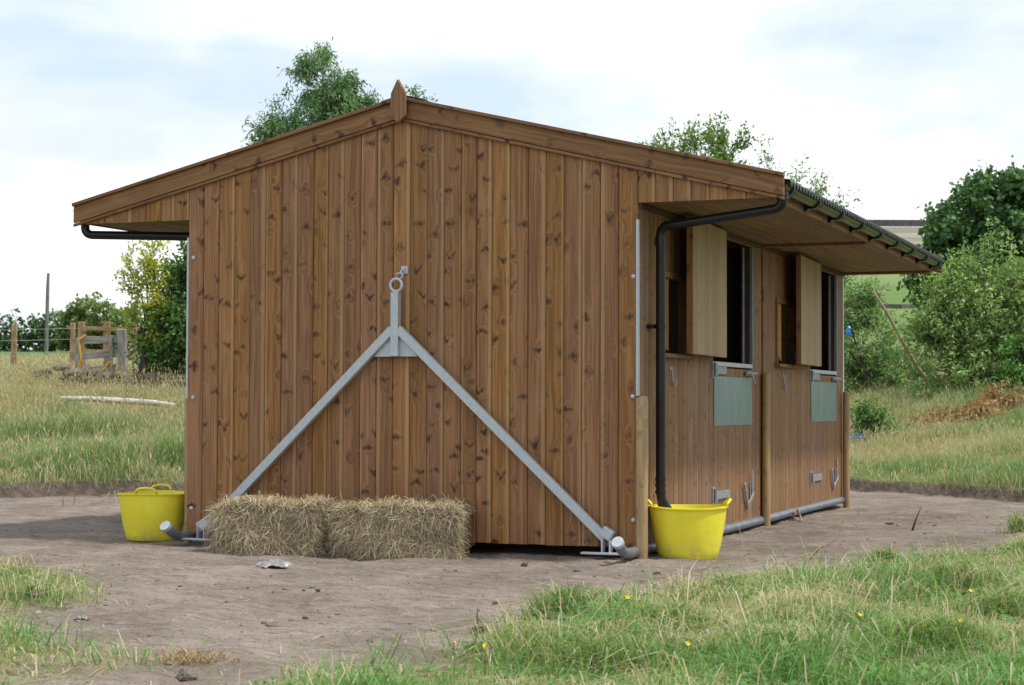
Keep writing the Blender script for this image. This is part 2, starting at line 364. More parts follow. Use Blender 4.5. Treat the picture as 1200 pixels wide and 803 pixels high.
def ground_at(px, py):
    """where the line of sight through a photo point meets the pad"""
    d = fw * 2123.76 + rt * (px - 600) - up * (py - 401.5); t = -CAM.z / d.z; p = CAM + d * t
    return UV(p.x, p.y)

def np_mesh(name, V, quads=None, tris=None, col=None, mat=None, parent=None, smooth_=False, mi=None):
    V = np.asarray(V, np.float32); me = bpy.data.meshes.new(name)
    me.vertices.add(len(V)); me.vertices.foreach_set('co', V.ravel())
    q = np.zeros((0, 4), int) if quads is None else quads; t = np.zeros((0, 3), int) if tris is None else tris
    loops = np.concatenate([q.ravel(), t.ravel()]).astype(np.int32); tot = np.concatenate([np.full(len(q), 4), np.full(len(t), 3)]).astype(np.int32)
    me.loops.add(len(loops)); me.loops.foreach_set('vertex_index', loops)
    me.polygons.add(len(tot)); me.polygons.foreach_set('loop_start', np.concatenate([[0], np.cumsum(tot)[:-1]]).astype(np.int32))
    try: me.polygons.foreach_set('loop_total', tot)
    except Exception: pass
    if smooth_: me.polygons.foreach_set('use_smooth', np.ones(len(tot), bool))
    me.update(calc_edges=True)
    if col is not None:
        a = me.color_attributes.new('Col', 'FLOAT_COLOR', 'POINT')
        c = np.ones((len(V), 4), np.float32); c[:, :3] = col; a.data.foreach_set('color', c.ravel())
    if mat: me.materials.append(M[mat])
    o = bpy.data.objects.new(name, me); return link(o, parent)

def ground_material():
    m, t, b = new_mat('soil_and_turf')
    a = nd(t, 'ShaderNodeAttribute'); a.attribute_name = 'Col'; s = nd(t, 'ShaderNodeSeparateColor'); t.links.new(a.outputs['Color'], s.inputs[0])
    tcn = nd(t, 'ShaderNodeTexCoord'); P = tcn.outputs['Object']
    n1 = noise(t, P, 1.3, 6, .62); n2 = noise(t, P, 9, 6, .65); n3 = noise(t, P, 60, 4, .6)
    mpn = nd(t, 'ShaderNodeMapping'); mpn.inputs['Rotation'].default_value = (0, 0, R(-18)); mpn.inputs['Scale'].default_value = (1.2, 9, 1); t.links.new(P, mpn.inputs[0])
    n4 = noise(t, mpn.outputs[0], 2.4, 5, .6)
    dirt = mixc(t, smooth(t, n1, .3, .7), (.20, .163, .135), (.34, .284, .243))
    dirt = mixc(t, math_(t, 'MULTIPLY', smooth(t, n4, .45, .70), .75), dirt, (.140, .108, .086))
    dirt = mixc(t, math_(t, 'MULTIPLY', smooth(t, n2, .52, .7), .5), dirt, (.375, .315, .265))
    dirt = mixc(t, math_(t, 'MULTIPLY', smooth(t, n3, .56, .70), .55), dirt, (.115, .09, .074))
    turf = mixc(t, smooth(t, n2, .35, .65), (.13, .15, .055), (.29, .26, .135))
    far = mixc(t, smooth(t, noise(t, P, .02, 5, .6), .4, .6), (.115, .19, .055), (.17, .235, .085))
    far = mixc(t, math_(t, 'MULTIPLY', smooth(t, noise(t, P, .3, 5, .7), .45, .7), .4), far, (.20, .21, .10))
    moor = mixc(t, smooth(t, noise(t, P, .018, 6, .65), .42, .6), (.185, .175, .135), (.30, .285, .205))
    ab = nd(t, 'ShaderNodeAttribute'); ab.attribute_name = 'Bank'
    dirt = mixc(t, math_(t, 'MULTIPLY', ab.outputs['Fac'], .78), dirt, mixc(t, smooth(t, n2, .4, .65), (.060, .045, .036), (.145, .11, .088)))
    c = mixc(t, s.outputs[0], dirt, turf); c = mixc(t, s.outputs[1], c, far); c = mixc(t, s.outputs[2], c, moor)
    t.links.new(c, b.inputs['Base Color']); b.inputs['Roughness'].default_value = .95; b.inputs['Specular IOR Level'].default_value = .12
    h = math_(t, 'ADD', math_(t, 'MULTIPLY', n2, .6), math_(t, 'ADD', math_(t, 'MULTIPLY', n3, .25), math_(t, 'MULTIPLY', n4, .5)))
    bump(t, b, h, 1.0, .07)
    return m
M['ground'] = ground_material()

def axis(segs):
    out = [segs[0][0]]
    for a, b, st in segs:
        n = max(1, int(round((b - a) / st))); out += list(np.linspace(a, b, n + 1)[1:])
    return np.array(out)
ua = axis([(-2500, -400, 150), (-400, -60, 20), (-60, -14, 2.0), (-14, -7.5, .25), (-7.5, -4, .075), (-4, 4.6, .042), (4.6, 8.5, .075), (8.5, 14, .25), (14, 60, 2.0), (60, 400, 15), (400, 2500, 150)])
va = axis([(-600, -20, 60), (-20, 3, 1.0), (3, 6, .07), (6, 13.6, .042), (13.6, 27, .07), (27, 34, .14), (34, 60, .6), (60, 200, 4), (200, 760, 14), (760, 3000, 160)])
UU, VV = np.meshgrid(ua, va); uf, vf = UU.ravel(), VV.ravel()
X_, Y_ = XY(uf, vf); Z_ = height(uf, vf)
nu, nv = len(ua), len(va); ii = np.arange(nu * nv).reshape(nv, nu)
gq = np.stack([ii[:-1, :-1], ii[:-1, 1:], ii[1:, 1:], ii[1:, :-1]], -1).reshape(-1, 4)
gcol = np.zeros((len(uf), 3), np.float32)
gd = bank_d(uf, vf)
gcol[:, 0] = np.clip(np.maximum(sstep(.12, .32, gd + (fbm(uf * 2, vf * 2, 3) - .5) * .12), sstep(-.35, .55, grass_near(uf, vf)) * (vf < 16)), 0, 1)
gcol[:, 1] = sstep(14, 30, gd); gcol[:, 2] = sstep(385, 410, vf + 40 * (fbm(uf * .02, vf * .02, 3) - .5))
go = np_mesh('ground', np.stack([X_, Y_, Z_], 1), gq, None, gcol, 'ground', smooth_=True); go['kind'] = 'structure'
ba = go.data.attributes.new('Bank', 'FLOAT', 'POINT'); ba.data.foreach_set('value', (sstep(-.22, -.02, gd) * sstep(.42, .2, gd)).astype(np.float32))

# ================================================================== THE STABLE
WID, LEN, ZB, ZS, OV = 3.6, 7.3, .07, 2.461, 1.03
SL = (3.30 - 2.62) / 2.83                     # roof slope
XR = -1.8                                      # ridge line
def barge_top(x): return 3.305 - SL * abs(x - XR)
def gable_top(x): return barge_top(x) - .12
stable = empty('stable', (-1.8, 3.65, 0), 'brown stained timber stable block with overhanging roof on a bare dirt pad', 'stable')

def plank(name, fmap, s0, s1, zb, zt0, zt1, mat, parent, th=.02, gap=.0035, ch=.007, flip=False):
    """tongue and groove board; s along the wall, depth outward, z up, chamfered front edges"""
    a, b = s0 + gap / 2, s1 - gap / 2
    prof = [(a, -th), (a, -ch), (a + ch, 0), (b - ch, 0), (b, -ch), (b, -th)]
    bm = bmesh.new()
    zt = lambda s: zt0 + (zt1 - zt0) * (s - s0) / (s1 - s0)
    add_prism(bm, [fmap(s, d, zb) for s, d in prof], [fmap(s, d, zt(s)) for s, d in prof])
    uvl = bm.loops.layers.uv.new('across')
    sv = [p[0] for p in prof]
    ss = {}
    bm.verts.ensure_lookup_table()
    for i, v in enumerate(bm.verts): ss[v] = (sv[i % 6] - a) / (b - a)
    for f in bm.faces:
        for lp in f.loops: lp[uvl].uv = (1 - ss[lp.vert] if flip else ss[lp.vert], 0)
    return bm_obj(name, bm, mat, parent)
front = lambda s, d, z: (s, -d, z)
right = lambda s, d, z: (d, s, z)

# front gable boards (widths as in the photograph)
ed = [221, 238.6, 256.5, 274.5, 292.7, 310.9, 329.8, 348.2, 366.9, 383.8, 403, 422.2, 441.1, 460.3, 480, 500, 520, 540, 558, 576, 597, 618, 639, 660, 681, 702.5, 724, 746.5]
def wall_x(px):
    d = fw * 2123.76 + rt * (px - 600); t = (0 - CAM.y) / d.y; return CAM.x + d.x * t
ex = [wall_x(p) for p in ed]; ex = [-WID + (e - ex[0]) * WID / (ex[-1] - ex[0]) for e in ex]
for i in range(27):
    a, b = ex[i], ex[i + 1]
    plank('plank', front, a, b, ZB + random.uniform(-.004, .004), gable_top(a), gable_top(b), 'board', stable, flip=random.random() < .35)
# boards closing the canopy ends (front)
for i in range(8):
    a, b = i * .128, min((i + 1) * .128, .995)
    plank('plank', front, a, b, ZS, gable_top(a), gable_top(b), 'board', stable)
    plank('plank', front, -WID - b, -WID - a, ZS, gable_top(-WID - b), gable_top(-WID - a), 'board', stable)
for s in (0, 1):                                # the far gable and the left wall stay behind the building
    pass
bm = bmesh.new(); xs = [-WID - 1, XR, 1.0]
add_prism(bm, [(-WID, LEN - .02, ZB), (0, LEN - .02, ZB), (0, LEN - .02, ZS), (1.0, LEN - .02, ZS), (1.0, LEN - .02, gable_top(1.0)), (XR, LEN - .02, gable_top(XR)), (-WID - 1, LEN - .02, gable_top(-WID - 1)), (-WID - 1, LEN - .02, ZS), (-WID, LEN - .02, ZS)],
          [(-WID, LEN, ZB), (0, LEN, ZB), (0, LEN, ZS), (1.0, LEN, ZS), (1.0, LEN, gable_top(1.0)), (XR, LEN, gable_top(XR)), (-WID - 1, LEN, gable_top(-WID - 1)), (-WID - 1, LEN, ZS), (-WID, LEN, ZS)])
bm_obj('back_wall', bm, 'side_board', stable)
box('side_wall', (-WID, .022, ZB), (-WID + .022, LEN - .022, ZS + .02), 'side_board', stable)
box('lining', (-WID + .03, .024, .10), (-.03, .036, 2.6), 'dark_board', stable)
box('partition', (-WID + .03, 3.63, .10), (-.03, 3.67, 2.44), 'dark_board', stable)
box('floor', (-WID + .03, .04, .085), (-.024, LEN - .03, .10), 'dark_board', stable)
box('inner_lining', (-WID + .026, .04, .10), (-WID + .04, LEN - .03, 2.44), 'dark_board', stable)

# door side: boards round two doors and two windows
def split(a, b):
    n = max(1, round((b - a) / .133)); return [(a + (b - a) * k / n, a + (b - a) * (k + 1) / n) for k in range(n)]
for mod in (0, 3.65):
    y0 = mod
    for a, b, spans in ((0, .50, [(ZB, ZS)]), (.50, 1.27, [(ZB, 1.40), (2.03, ZS)]), (1.27, 2.0, [(ZB, ZS)]), (2.0, 3.27, [(2.415, ZS)]), (3.27, 3.65, [(ZB, ZS)])):
        for p, q in split(a, b):
            for z0, z1 in spans:
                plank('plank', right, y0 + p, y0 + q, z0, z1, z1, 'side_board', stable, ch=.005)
    # window
    wy0, wy1 = y0 + .50, y0 + 1.27
    win = empty('window', (0, (wy0 + wy1) / 2, 1.7), '', ''); del win['label'], win['category']
    win.parent = stable; win.matrix_parent_inverse = wm(stable).inverted()
    for nm, lo, hi in (('frame', (-.07, wy0, 1.43), (.018, wy0 + .045, 2.03)), ('frame', (-.07, wy1 - .045, 1.43), (.018, wy1, 2.03)), ('frame', (-.07, wy0 + .045, 1.985), (.016, wy1 - .045, 2.03))):
        box(nm, lo, hi, 'trim', win)
    box('sill', (-.08, wy0 - .05, 1.40), (.06, wy1 + .03, 1.43), 'trim', win)
    box('shutter_board', (-.030, wy0 + .13, 1.435), (-.012, wy0 + .30, 1.983), 'shutter', win)
    tube('rubber_strap', [(-.02, wy0 + .06, 1.62), (-.005, wy0 + .08, 1.52), (.0, wy0 + .14, 1.455), (.0, wy0 + .28, 1.44)], .012, 'black_plastic', win, 6)
    # lower door
    dy0, dy1 = y0 + 2.008, y0 + 3.262
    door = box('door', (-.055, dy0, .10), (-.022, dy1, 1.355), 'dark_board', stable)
    for p, q in split(dy0, dy1):
        plank('plank', right, p, q, .085, 1.355, 1.355, 'side_board', door, ch=.005)
    box('door_cap', (-.06, dy0 - .004, 1.368), (.009, dy1 + .004, 1.405), 'galv', door, .004)
    box('kick_plate', (.002, dy0 + .004, .888), (.006, dy1 - .01, 1.286), 'galv_dull', door, 0)
    for zz in (1.335, .335):                    # strap hinges on the near jamb
        h = box('hinge', (.008, dy0 + .03, zz - .032), (.016, dy0 + (.36 if zz > 1 else .46), zz + .032), 'galv_worn', door, .002)
        tube('hinge_pin', [(.024, dy0 - .01, zz - .055), (.024, dy0 - .01, zz + .055)], .014, 'galv_worn', h, 8)
        box('hinge_plate', (.003, dy0 - .05, zz - .065), (.009, dy0 + .02, zz + .07), 'galv_worn', h, .002)
    bt = box('bolt', (.008, dy1 - .26, 1.305), (.020, dy1 + .06, 1.340), 'galv_worn', door, .002)
    tube('bolt_bar', [(.030, dy1 - .28, 1.325), (.030, dy1 + .08, 1.325)], .011, 'galv_worn', bt, 8)
    beam('bolt_handle', (.036, dy1 - .14, 1.325), (.045, dy1 - .06, 1.235), .022, .01, 'galv_worn', bt, (1, 0, 0))
    lt = box('latch', (.003, dy1 - .10, .24), (.014, dy1 - .02, .40), 'galv_worn', door, .002)
    beam('latch_lever', (.022, dy1 - .33, .40), (.022, dy1 - .20, .18), .032, .012, 'galv_worn', lt, (1, 0, 0))
    beam('latch_bar', (.022, dy1 - .06, .30), (.022, dy1 - .06, .50), .026, .012, 'galv_worn', lt, (1, 0, 0))
    beam('latch_arm', (.026, dy1 - .22, .22), (.026, dy1 - .03, .30), .03, .01, 'galv_worn', lt, (1, 0, 0))
    # opening: galvanised edge on the far jamb and head
    box('jamb_strip', (-.02, y0 + 3.268, 1.41), (.010, y0 + 3.280, 2.41), 'galv_dull', stable, .002)
    box('jamb', (-.09, y0 + 3.272, .10), (-.022, y0 + 3.33, 2.41), 'dark_board', stable)
    box('jamb', (-.09, y0 + 1.94, .10), (-.022, y0 + 2.0, 2.41), 'trim', stable)
    box('inner_strip', (-.052, y0 + 3.12, 1.41), (-.034, y0 + 3.145, 2.405), 'pipe_grey', stable, .002)
    # top door swung back almost flat on the wall: untreated inner face outwards
    hx, hy = .105, y0 + 2.03; fx, fy = .172, y0 + .80
    p0, p1 = Vector((hx, hy, 1.432)), Vector((fx, fy, 1.432)); al = (p1 - p0); ln = al.length; al.normalize(); out = Vector((al.y * -1, al.x, 0))
    if out.x < 0: out = -out
    mw = Matrix((al, out, Vector((0, 0, 1)))).transposed().to_4x4(); mw.translation = p0
    bm = bmesh.new(); add_box(bm, (0, -.045, 0), (ln, -.020, 1.005), .003)
    td = bm_obj('top_door', bm, 'side_board', stable, mw=mw)
    nb = 9
    for k in range(nb):
        fm = lambda s, d, z: tuple(mw @ Vector((s, d, z)))
        plank('plank', fm, ln * k / nb, ln * (k + 1) / nb, .001, 1.005, 1.005, 'inner_board', td, ch=.006)
    bm = bmesh.new(); add_box(bm, (ln + .001, -.046, -.001), (ln + .012, .001, 1.006), .002); bm_obj('edge_strip', bm, 'trim', td, mw=mw)
    bm = bmesh.new(); add_tube(bm, [(ln - .09, -.052, .05), (ln - .09, -.052, .20)], .010, 8); add_box(bm, (ln - .115, -.050, .08), (ln - .065, -.046, .17)); bm_obj('bolt', bm, 'galv', td, mw=mw)
    # cabin hook for the top door
    tube('cabin_hook', bend([(.012, y0 + .80, 1.315), (.02, y0 + .80, 1.22), (.02, y0 + .86, 1.20), (.02, y0 + .88, 1.24)], .02, 3), .007, 'galv_worn', stable, 6)
    box('hook_plate', (.001, y0 + .775, 1.285), (.006, y0 + .845, 1.335), 'galv_worn', stable, .001)
# cover strip over the joint of the two halves
box('cover_strip', (.001, 3.625, ZB), (.016, 3.675, ZS - .01), 'trim', stable)

# soffits of the two canopies, boards running along the building
for side in (1, -1):
    for k in range(8):
        for ya, yb in ((.004, 3.62), (3.68, LEN - .022)):
            xa, xb = k * .1145 + .002, (k + 1) * .1145 - .002
            if side < 0: xa, xb = -WID - xb, -WID - xa
            bm = bmesh.new(); add_box(bm, (-(xb - xa) / 2, -.007, 0), ((xb - xa) / 2, .007, yb - ya), .006)
            bm_obj('soffit_board', bm, 'soffit', stable, mw=frame_z(((xa + xb) / 2, ya, ZS + .012), ((xa + xb) / 2, yb, ZS + .012), (0, 0, 1)))
    x0, x1 = (.0, .918) if side > 0 else (-WID - .918, -WID)
    box('soffit_strip', (x0, 3.615, ZS - .018), (x1, 3.685, ZS + .004), 'trim', stable)
    box('soffit_edge', (x0, LEN - .06, ZS - .022), (x1, LEN - .001, ZS + .003), 'trim', stable)
    xf = .931 if side > 0 else -WID - .931
    bm = bmesh.new(); add_box(bm, (-.075, -.011, 0), (.075, .011, LEN - .006), .003)
    bm_obj('fascia', bm, 'trim', stable, mw=frame_z((xf, .003, 2.532), (xf, LEN - .003, 2.532), (1, 0, 0)))
    xq = .012 if side > 0 else -WID - .012
    box('wall_batten', (min(xq - .010, xq + .010), .02, ZS - .035), (max(xq - .010, xq + .010), LEN - .03, ZS + .0), 'dark_board', stable)

# barge boards with capping and under-trim, both gables
for yy, sgn in ((-.001, -1), (LEN + .001, 1)):
    for sd in (-1, 1):
        xe = XR + sd * 2.835; xi = XR + sd * .001
        for nm, off, w, th, oy in (('barge_board', .088, .124, .022, .012), ('barge_cap', .013, .024, .060, .020), ('barge_trim', .1675, .021, .024, .013)):
            c = math.cos(math.atan(SL))
            a = Vector((xi, yy + sgn * oy, barge_top(xi) - off / c)); b = Vector((xe, yy + sgn * oy, barge_top(xe) - off / c))
            ln = (b - a).length
            # mitred bar: vertical cut at both ends
            bm = bmesh.new(); hw = w / 2 / c; ht = th / 2
            add_prism(bm, [a + Vector((0, -ht, -hw)), a + Vector((0, ht, -hw)), a + Vector((0, ht, hw)), a + Vector((0, -ht, hw))],
                      [b + Vector((0, -ht, -hw)), b + Vector((0, ht, -hw)), b + Vector((0, ht, hw)), b + Vector((0, -ht, hw))])
            bmesh.ops.bevel(bm, geom=list(bm.edges), offset=.002, segments=1, affect='EDGES')
            mwb = frame_z(a, b, (0, -1, 0)); inv = mwb.inverted()
            for v in bm.verts: v.co = inv @ v.co
            bm_obj(nm, bm, 'trim', stable, mw=mwb)
# finial: pointed board over the apex, with a centre arris
bm = bmesh.new(); cx = -1.806; w2 = .060
pf = [(-w2, 3.155), (0, 3.098), (w2, 3.155), (w2, 3.325), (0, 3.425), (-w2, 3.325)]
fr = [bm.verts.new((x * .98, -.085 if abs(x) < .001 else -.070, z + (.006 if z < 3.2 else -.006))) for x, z in pf]
bk = [bm.verts.new((x, -.048, z)) for x, z in pf]
for i in range(6): bm.faces.new((fr[i], fr[(i + 1) % 6], bk[(i + 1) % 6], bk[i]))
bm.faces.new((fr[0], fr[1], fr[4], fr[5])); bm.faces.new((fr[1], fr[2], fr[3], fr[4])); bm.faces.new(bk[::-1])
bm_obj('finial', bm, 'trim', stable, mw=Matrix.Translation((cx, 0, 0)))

# corrugated roof sheets and ridge cap
ny = 640; ysr = np.linspace(.02, LEN - .0, ny)
for sd in (-1, 1):
    V = []; 
    for (x, dz) in ((XR + sd * .005, 0), (XR + sd * 2.868, 0)):
        base = 3.305 - SL * abs(x - XR) - .056
        wv = 0.020 * np.sin(ysr * 2 * math.pi / .095)
        V.append(np.stack([np.full(ny, x), ysr, base + wv], 1)); 
    for (x, dz) in ((XR + sd * .005, 0), (XR + sd * 2.868, 0)):
        base = 3.305 - SL * abs(x - XR) - .068
        wv = 0.020 * np.sin(ysr * 2 * math.pi / .095)
        V.append(np.stack([np.full(ny, x), ysr, base + wv], 1))
    V = np.concatenate(V); i = np.arange(ny - 1)
    q = [np.stack([i, i + 1, ny + i + 1, ny + i], 1), np.stack([2 * ny + i, 3 * ny + i, 3 * ny + i + 1, 2 * ny + i + 1], 1), np.stack([ny + i, ny + i + 1, 3 * ny + i + 1, 3 * ny + i], 1)]
    q = np.concatenate(q); q = q if sd < 0 else q[:, ::-1]
    o = np_mesh('roof_sheet', V, q, None, None, 'roof', stable)
bm = bmesh.new()
for sd in (-1, 1):
    a0, a1 = (XR, 3.315), (XR + sd * .17, 3.315 - SL * .17 - .002)
    add_prism(bm, [(a0[0], -.02, a0[1]), (a1[0], -.02, a1[1]), (a1[0], -.02, a1[1] + .006), (a0[0], -.02, a0[1] + .006)], [(a0[0], LEN + .02, a0[1]), (a1[0], LEN + .02, a1[1]), (a1[0], LEN + .02, a1[1] + .006), (a0[0], LEN + .02, a0[1] + .006)])
bm_obj('ridge_cap', bm, 'roof', stable)

# gutters, brackets, downpipes
for sd in (1, -1):
    xg = 1.003 if sd > 0 else -WID - 1.003; zg = 2.545; r = .047
    bm = bmesh.new(); seg = 14
    ring = lambda y, rr: [(xg + rr * math.cos(math.pi + k * math.pi / seg), y, zg + rr * math.sin(math.pi + k * math.pi / seg)) for k in range(seg + 1)]
    o0, i0 = ring(.01, r), ring(.01, r - .004); o1, i1 = ring(LEN - .02, r), ring(LEN - .02, r - .004)
    add_prism(bm, o0 + i0[::-1], o1 + i1[::-1])
    add_prism(bm, ring(.006, r + .003), ring(.012, r + .003)); add_prism(bm, ring(LEN - .022, r + .003), ring(LEN - .016, r + .003))
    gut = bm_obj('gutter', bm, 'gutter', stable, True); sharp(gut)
    for k in range(9):
        yb = .22 + k * .86
        bm = bmesh.new(); rr = r + .014
        o0 = [(xg + rr * math.cos(math.pi + q * math.pi / 8), yb - .06, zg + rr * math.sin(math.pi + q * math.pi / 8)) for q in range(9)]
        xw = .943 if sd > 0 else -WID - .943
        if sd > 0: o0 = [(xw, yb - .05, zg + .02)] + [(xw, yb - .05, zg - .085)] + o0[3:] 
        else: o0 = o0[:6] + [(xw, yb - .05, zg - .085), (xw, yb - .05, zg + .02)]
        add_prism(bm, o0, [(p[0], p[1] + .12, p[2]) for p in o0]); bm_obj('bracket', bm, 'black_plastic', gut)
pr = .034
dp = tube('downpipe', bend([(1.0, .085, 2.49), (1.0, .085, 2.395), (.085, .27, 2.315), (.085, .27, .42), (.105, .285, .335)], .065, 6), pr, 'black_plastic', stable, 14)
tube('pipe_collar', [(1.0, .085, 2.505), (1.0, .085, 2.455)], pr + .006, 'black_plastic', dp, 14)
tube('pipe_collar', [(.085, .27, 2.245), (.085, .27, 2.18)], pr + .005, 'black_plastic', dp, 14)
for zz in (.545, .50, .455): tube('pipe_collar', [(.085, .27, zz), (.085, .27, zz - .018)], pr + .005, 'black_plastic', dp, 14)
tube('pipe_clip', [(.085, .27, 1.625), (.085, .27, 1.595)], pr + .007, 'black_plastic', dp, 14)
box('pipe_clip', (.001, .205, 1.597), (.05, .335, 1.623), 'black_plastic', dp)
tube('pipe_shoe', [(.095, .278, .375), (.125, .30, .315)], pr + .006, 'black_plastic', dp, 14)
tube('downpipe', bend([(-WID - 1.0, .085, 2.49), (-WID - 1.0, .085, 2.385), (-WID - .06, .30, 2.36), (-WID - .06, .30, .45)], .065, 6), pr, 'black_plastic', stable, 14)

# galvanised corner strips, bolts
box('corner_strip', (-.010, -.006, 1.12), (.008, -.001, 2.345), 'galv', stable, .001)
box('corner_strip', (.0015, .001, 1.12), (.008, .032, 2.345), 'galv', stable, .001)
box('corner_strip', (-WID - .010, -.006, 1.095), (-WID + .006, -.001, 2.325), 'galv', stable, .001)
box('corner_strip', (.001, LEN - .045, 1.19), (.007, LEN + .004, 2.40), 'galv', stable, .001)
for x, z in ((-3.553, 2.169), (-3.547, 1.10), (-3.553, .257), (-.030, 1.947), (-.034, 1.114), (-.028, .261)):
    bm = bmesh.new(); bmesh.ops.create_uvsphere(bm, u_segments=10, v_segments=6, radius=.017)
    for v in bm.verts: v.co.y *= .55
    bm_obj('bolt_head', bm, 'galv', stable, True, mw=Matrix.Translation((x, -.004, z)))

# tow skids under both sides and the folded tow frame on the gable
def skid(x, ye, ze, ext):
    sk = tube('skid', bend([(x, LEN - .06, .05), (x, ye + .26, .05), (x + ext * .2, ye + .10, .055), (x + ext, ye, ze)], .10, 6), .036, 'pipe_grey', stable, 16)
    tube('end_cap', [(x + ext * .96, ye + .012, ze - .009), (x + ext * 1.03, ye - .012, ze + .010)], .042, 'galv', sk, 16)
    tube('end_cap', [(x, LEN - .075, .05), (x, LEN - .045, .05)], .042, 'galv', sk, 14)
    return sk
skid(.005, -.43, .135, -.005)
skid(-3.56, -.30, .135, -.03)
box('bearer', (-3.50, .45, -.06), (-.05, .52, .062), 'dark_board', stable)
box('tow_bar', (-.36, -.16, .028), (-.02, -.10, .042), 'galv', stable, .002)
box('tow_bar', (-3.56, -.16, .028), (-3.1, -.10, .042), 'galv', stable, .002)
for x in (-.19, -3.40):
    for dx in (-.028, .028): box('hinge_lug', (x + dx - .004, -.125, .042), (x + dx + .004, -.055, .125), 'galv', stable, .001)
tf = box('tow_frame', (-1.851, -.085, 1.402), (-1.791, -.025, 1.868), 'galv', stable, .003)
beam('brace', (-1.845, -.056, 1.600), (-3.395, -.056, .105), .062, .050, 'galv', tf, (0, -1, 0))
beam('brace', (-1.797, -.057, 1.600), (-.215, -.057, .135), .062, .050, 'galv', tf, (0, -1, 0))
bm = bmesh.new()
add_prism(bm, [(-1.995, -.050, 1.402), (-1.648, -.050, 1.402), (-1.785, -.050, 1.56), (-1.857, -.050, 1.56)], [(-1.995, -.042, 1.402), (-1.648, -.042, 1.402), (-1.785, -.042, 1.56), (-1.857, -.042, 1.56)])
bm_obj('gusset', bm, 'galv', tf)
for (xa, za, sg) in ((-.215, .135, 1), (-3.395, .105, -1)):
    beam('brace_end', (xa - sg * .02, -.058, za + .055), (xa + sg * .055, -.058, za + .010), .075, .062, 'galv', tf, (0, -1, 0), .006)
rc = Vector((-1.818, -.056, 1.921))
tube('ring', [rc + Vector((.046 * math.cos(a), .0, .046 * math.sin(a))) for a in np.linspace(0, 2 * math.pi, 25)[:-1]], .0115, 'galv', tf, 10, closed=True)
sc_ = Vector((-1.795, -.050, 1.990))
tube('shackle', [sc_ + Vector((.024 * math.cos(a), .010 * math.sin(a * 2), .022 * math.sin(a) - .004)) for a in np.linspace(0, 2 * math.pi, 19)[:-1]], .0065, 'galv', tf, 8, closed=True)
hp = box('hook_plate', (-1.802, -.012, 2.005), (-1.748, -.002, 2.062), 'galv', stable, .001)
box('eye_lug', (-1.792, -.050, 1.998), (-1.778, -.012, 2.03), 'galv', hp, .001)
tube('bolt_head', [(-1.772, -.013, 2.043), (-1.772, -.024, 2.043)], .011, 'galv', hp, 6)

# ------------------------------------------------------------------ round posts driven in beside the walls
def round_post(x, y, ztop, r, label, lean=0.0):
    bm = bmesh.new(); seg = 12; zs_ = [-.15, .0, .35, .7, ztop - .012, ztop]
    rs = [r * (1 + random.uniform(-.03, .03)) for _ in zs_]; rs[-1] = r * .86
    add_tube(bm, [(lean * z + random.uniform(-.003, .003), random.uniform(-.003, .003), z) for z in zs_], rs, seg)
    o = bm_obj('post', bm, 'post', None, True, mw=Matrix.Translation((x, y, 0))); sharp(o)
    return tag(o, label, 'post', 'round timber posts driven in beside the stable walls')
round_post(.043, -.034, 1.112, .043, 'round timber post at the front corner beside the yellow tub under the black downpipe')
round_post(.048, 3.60, 1.335, .036, 'round timber post halfway along the wall between the two stable doors')
round_post(.050, 7.20, 1.185, .036, 'pale round timber post at the far end of the door wall')
round_post(-3.612, .045, 1.095, .030, 'thin sliver of timber post at the gable corner behind the tub beside the hay')

# ------------------------------------------------------------------ yellow tubs
def tub(loc, rz, label, tilt=0.0):
    t = empty('tub', loc, label, 'tub', 'yellow flexible tubs', rz)
    H, rb, rtop = .368, .206, .267
    def wall(inner):
        pr_ = []
        for k in range(9):
            f = k / 8; z = .012 + f * (H - .012); rr = rb + (rtop - rb) * f ** .92 + .006 * math.sin(f * 3.1)
            pr_.append((rr - inner, z))
        return pr_
    outer = [(rb - .03, 0.0), (rb - .008, .003)] + wall(0) + [(rtop + .010, H - .012), (rtop + .012, H - .002), (rtop + .004, H)]
    inner = [(rtop - .008, H - .004)] + wall(.007)[::-1] + [(rb - .03, .012), (0.001, .012)]
    prof = [(0.001, 0.0)] + outer + inner
    bm = bmesh.new(); seg = 56; rings = []
    for r_, z_ in prof:
        sq = lambda a: 1 + .012 * math.cos(2 * a) * (z_ / H) ** 2
        rings.append([bm.verts.new((r_ * sq(2 * math.pi * k / seg) * math.cos(2 * math.pi * k / seg), r_ * sq(2 * math.pi * k / seg + math.pi / 2) * math.sin(2 * math.pi * k / seg),
                                    z_ + (.005 * math.cos(2 * 2 * math.pi * k / seg) * max(0, z_ / H - .55) / .45 if r_ > .1 else 0))) for k in range(seg)])
    for a, b in zip(rings, rings[1:]):
        for k in range(seg): bm.faces.new((a[k], a[(k + 1) % seg], b[(k + 1) % seg], b[k]))
    bm.faces.new(rings[0]); bm.faces.new(rings[-1])
    body = bm_obj('body', bm, 'yellow', None, True); body.parent = t; sharp(body, 50)
    for sg in (1, -1):
        pts = []
        for k in range(13):
            a = math.pi * k / 12; s_ = math.cos(a) * .080; hgt = H - .006 + math.sin(a) ** .7 * .040
            rr = rtop + .006 + math.sin(a) * .020
            ang = s_ / rr; pts.append((sg * rr * math.cos(ang), rr * math.sin(ang), hgt + .012))
        bm = bmesh.new(); add_tube(bm, pts, .0105, 8); h = bm_obj('handle', bm, 'yellow', None, True); h.parent = t
    return t
u0, v0 = UV(.288, .262)
tub((.288, .262, gz(u0, v0) - .002), R(21), 'yellow rubber tub under the black downpipe by the corner post')
u1, v1 = UV(-3.965, .12)
tub((-3.965, .12, gz(u1, v1) - .002), R(21 + 89), 'yellow rubber tub in the open beside the gable corner, left of the hay')

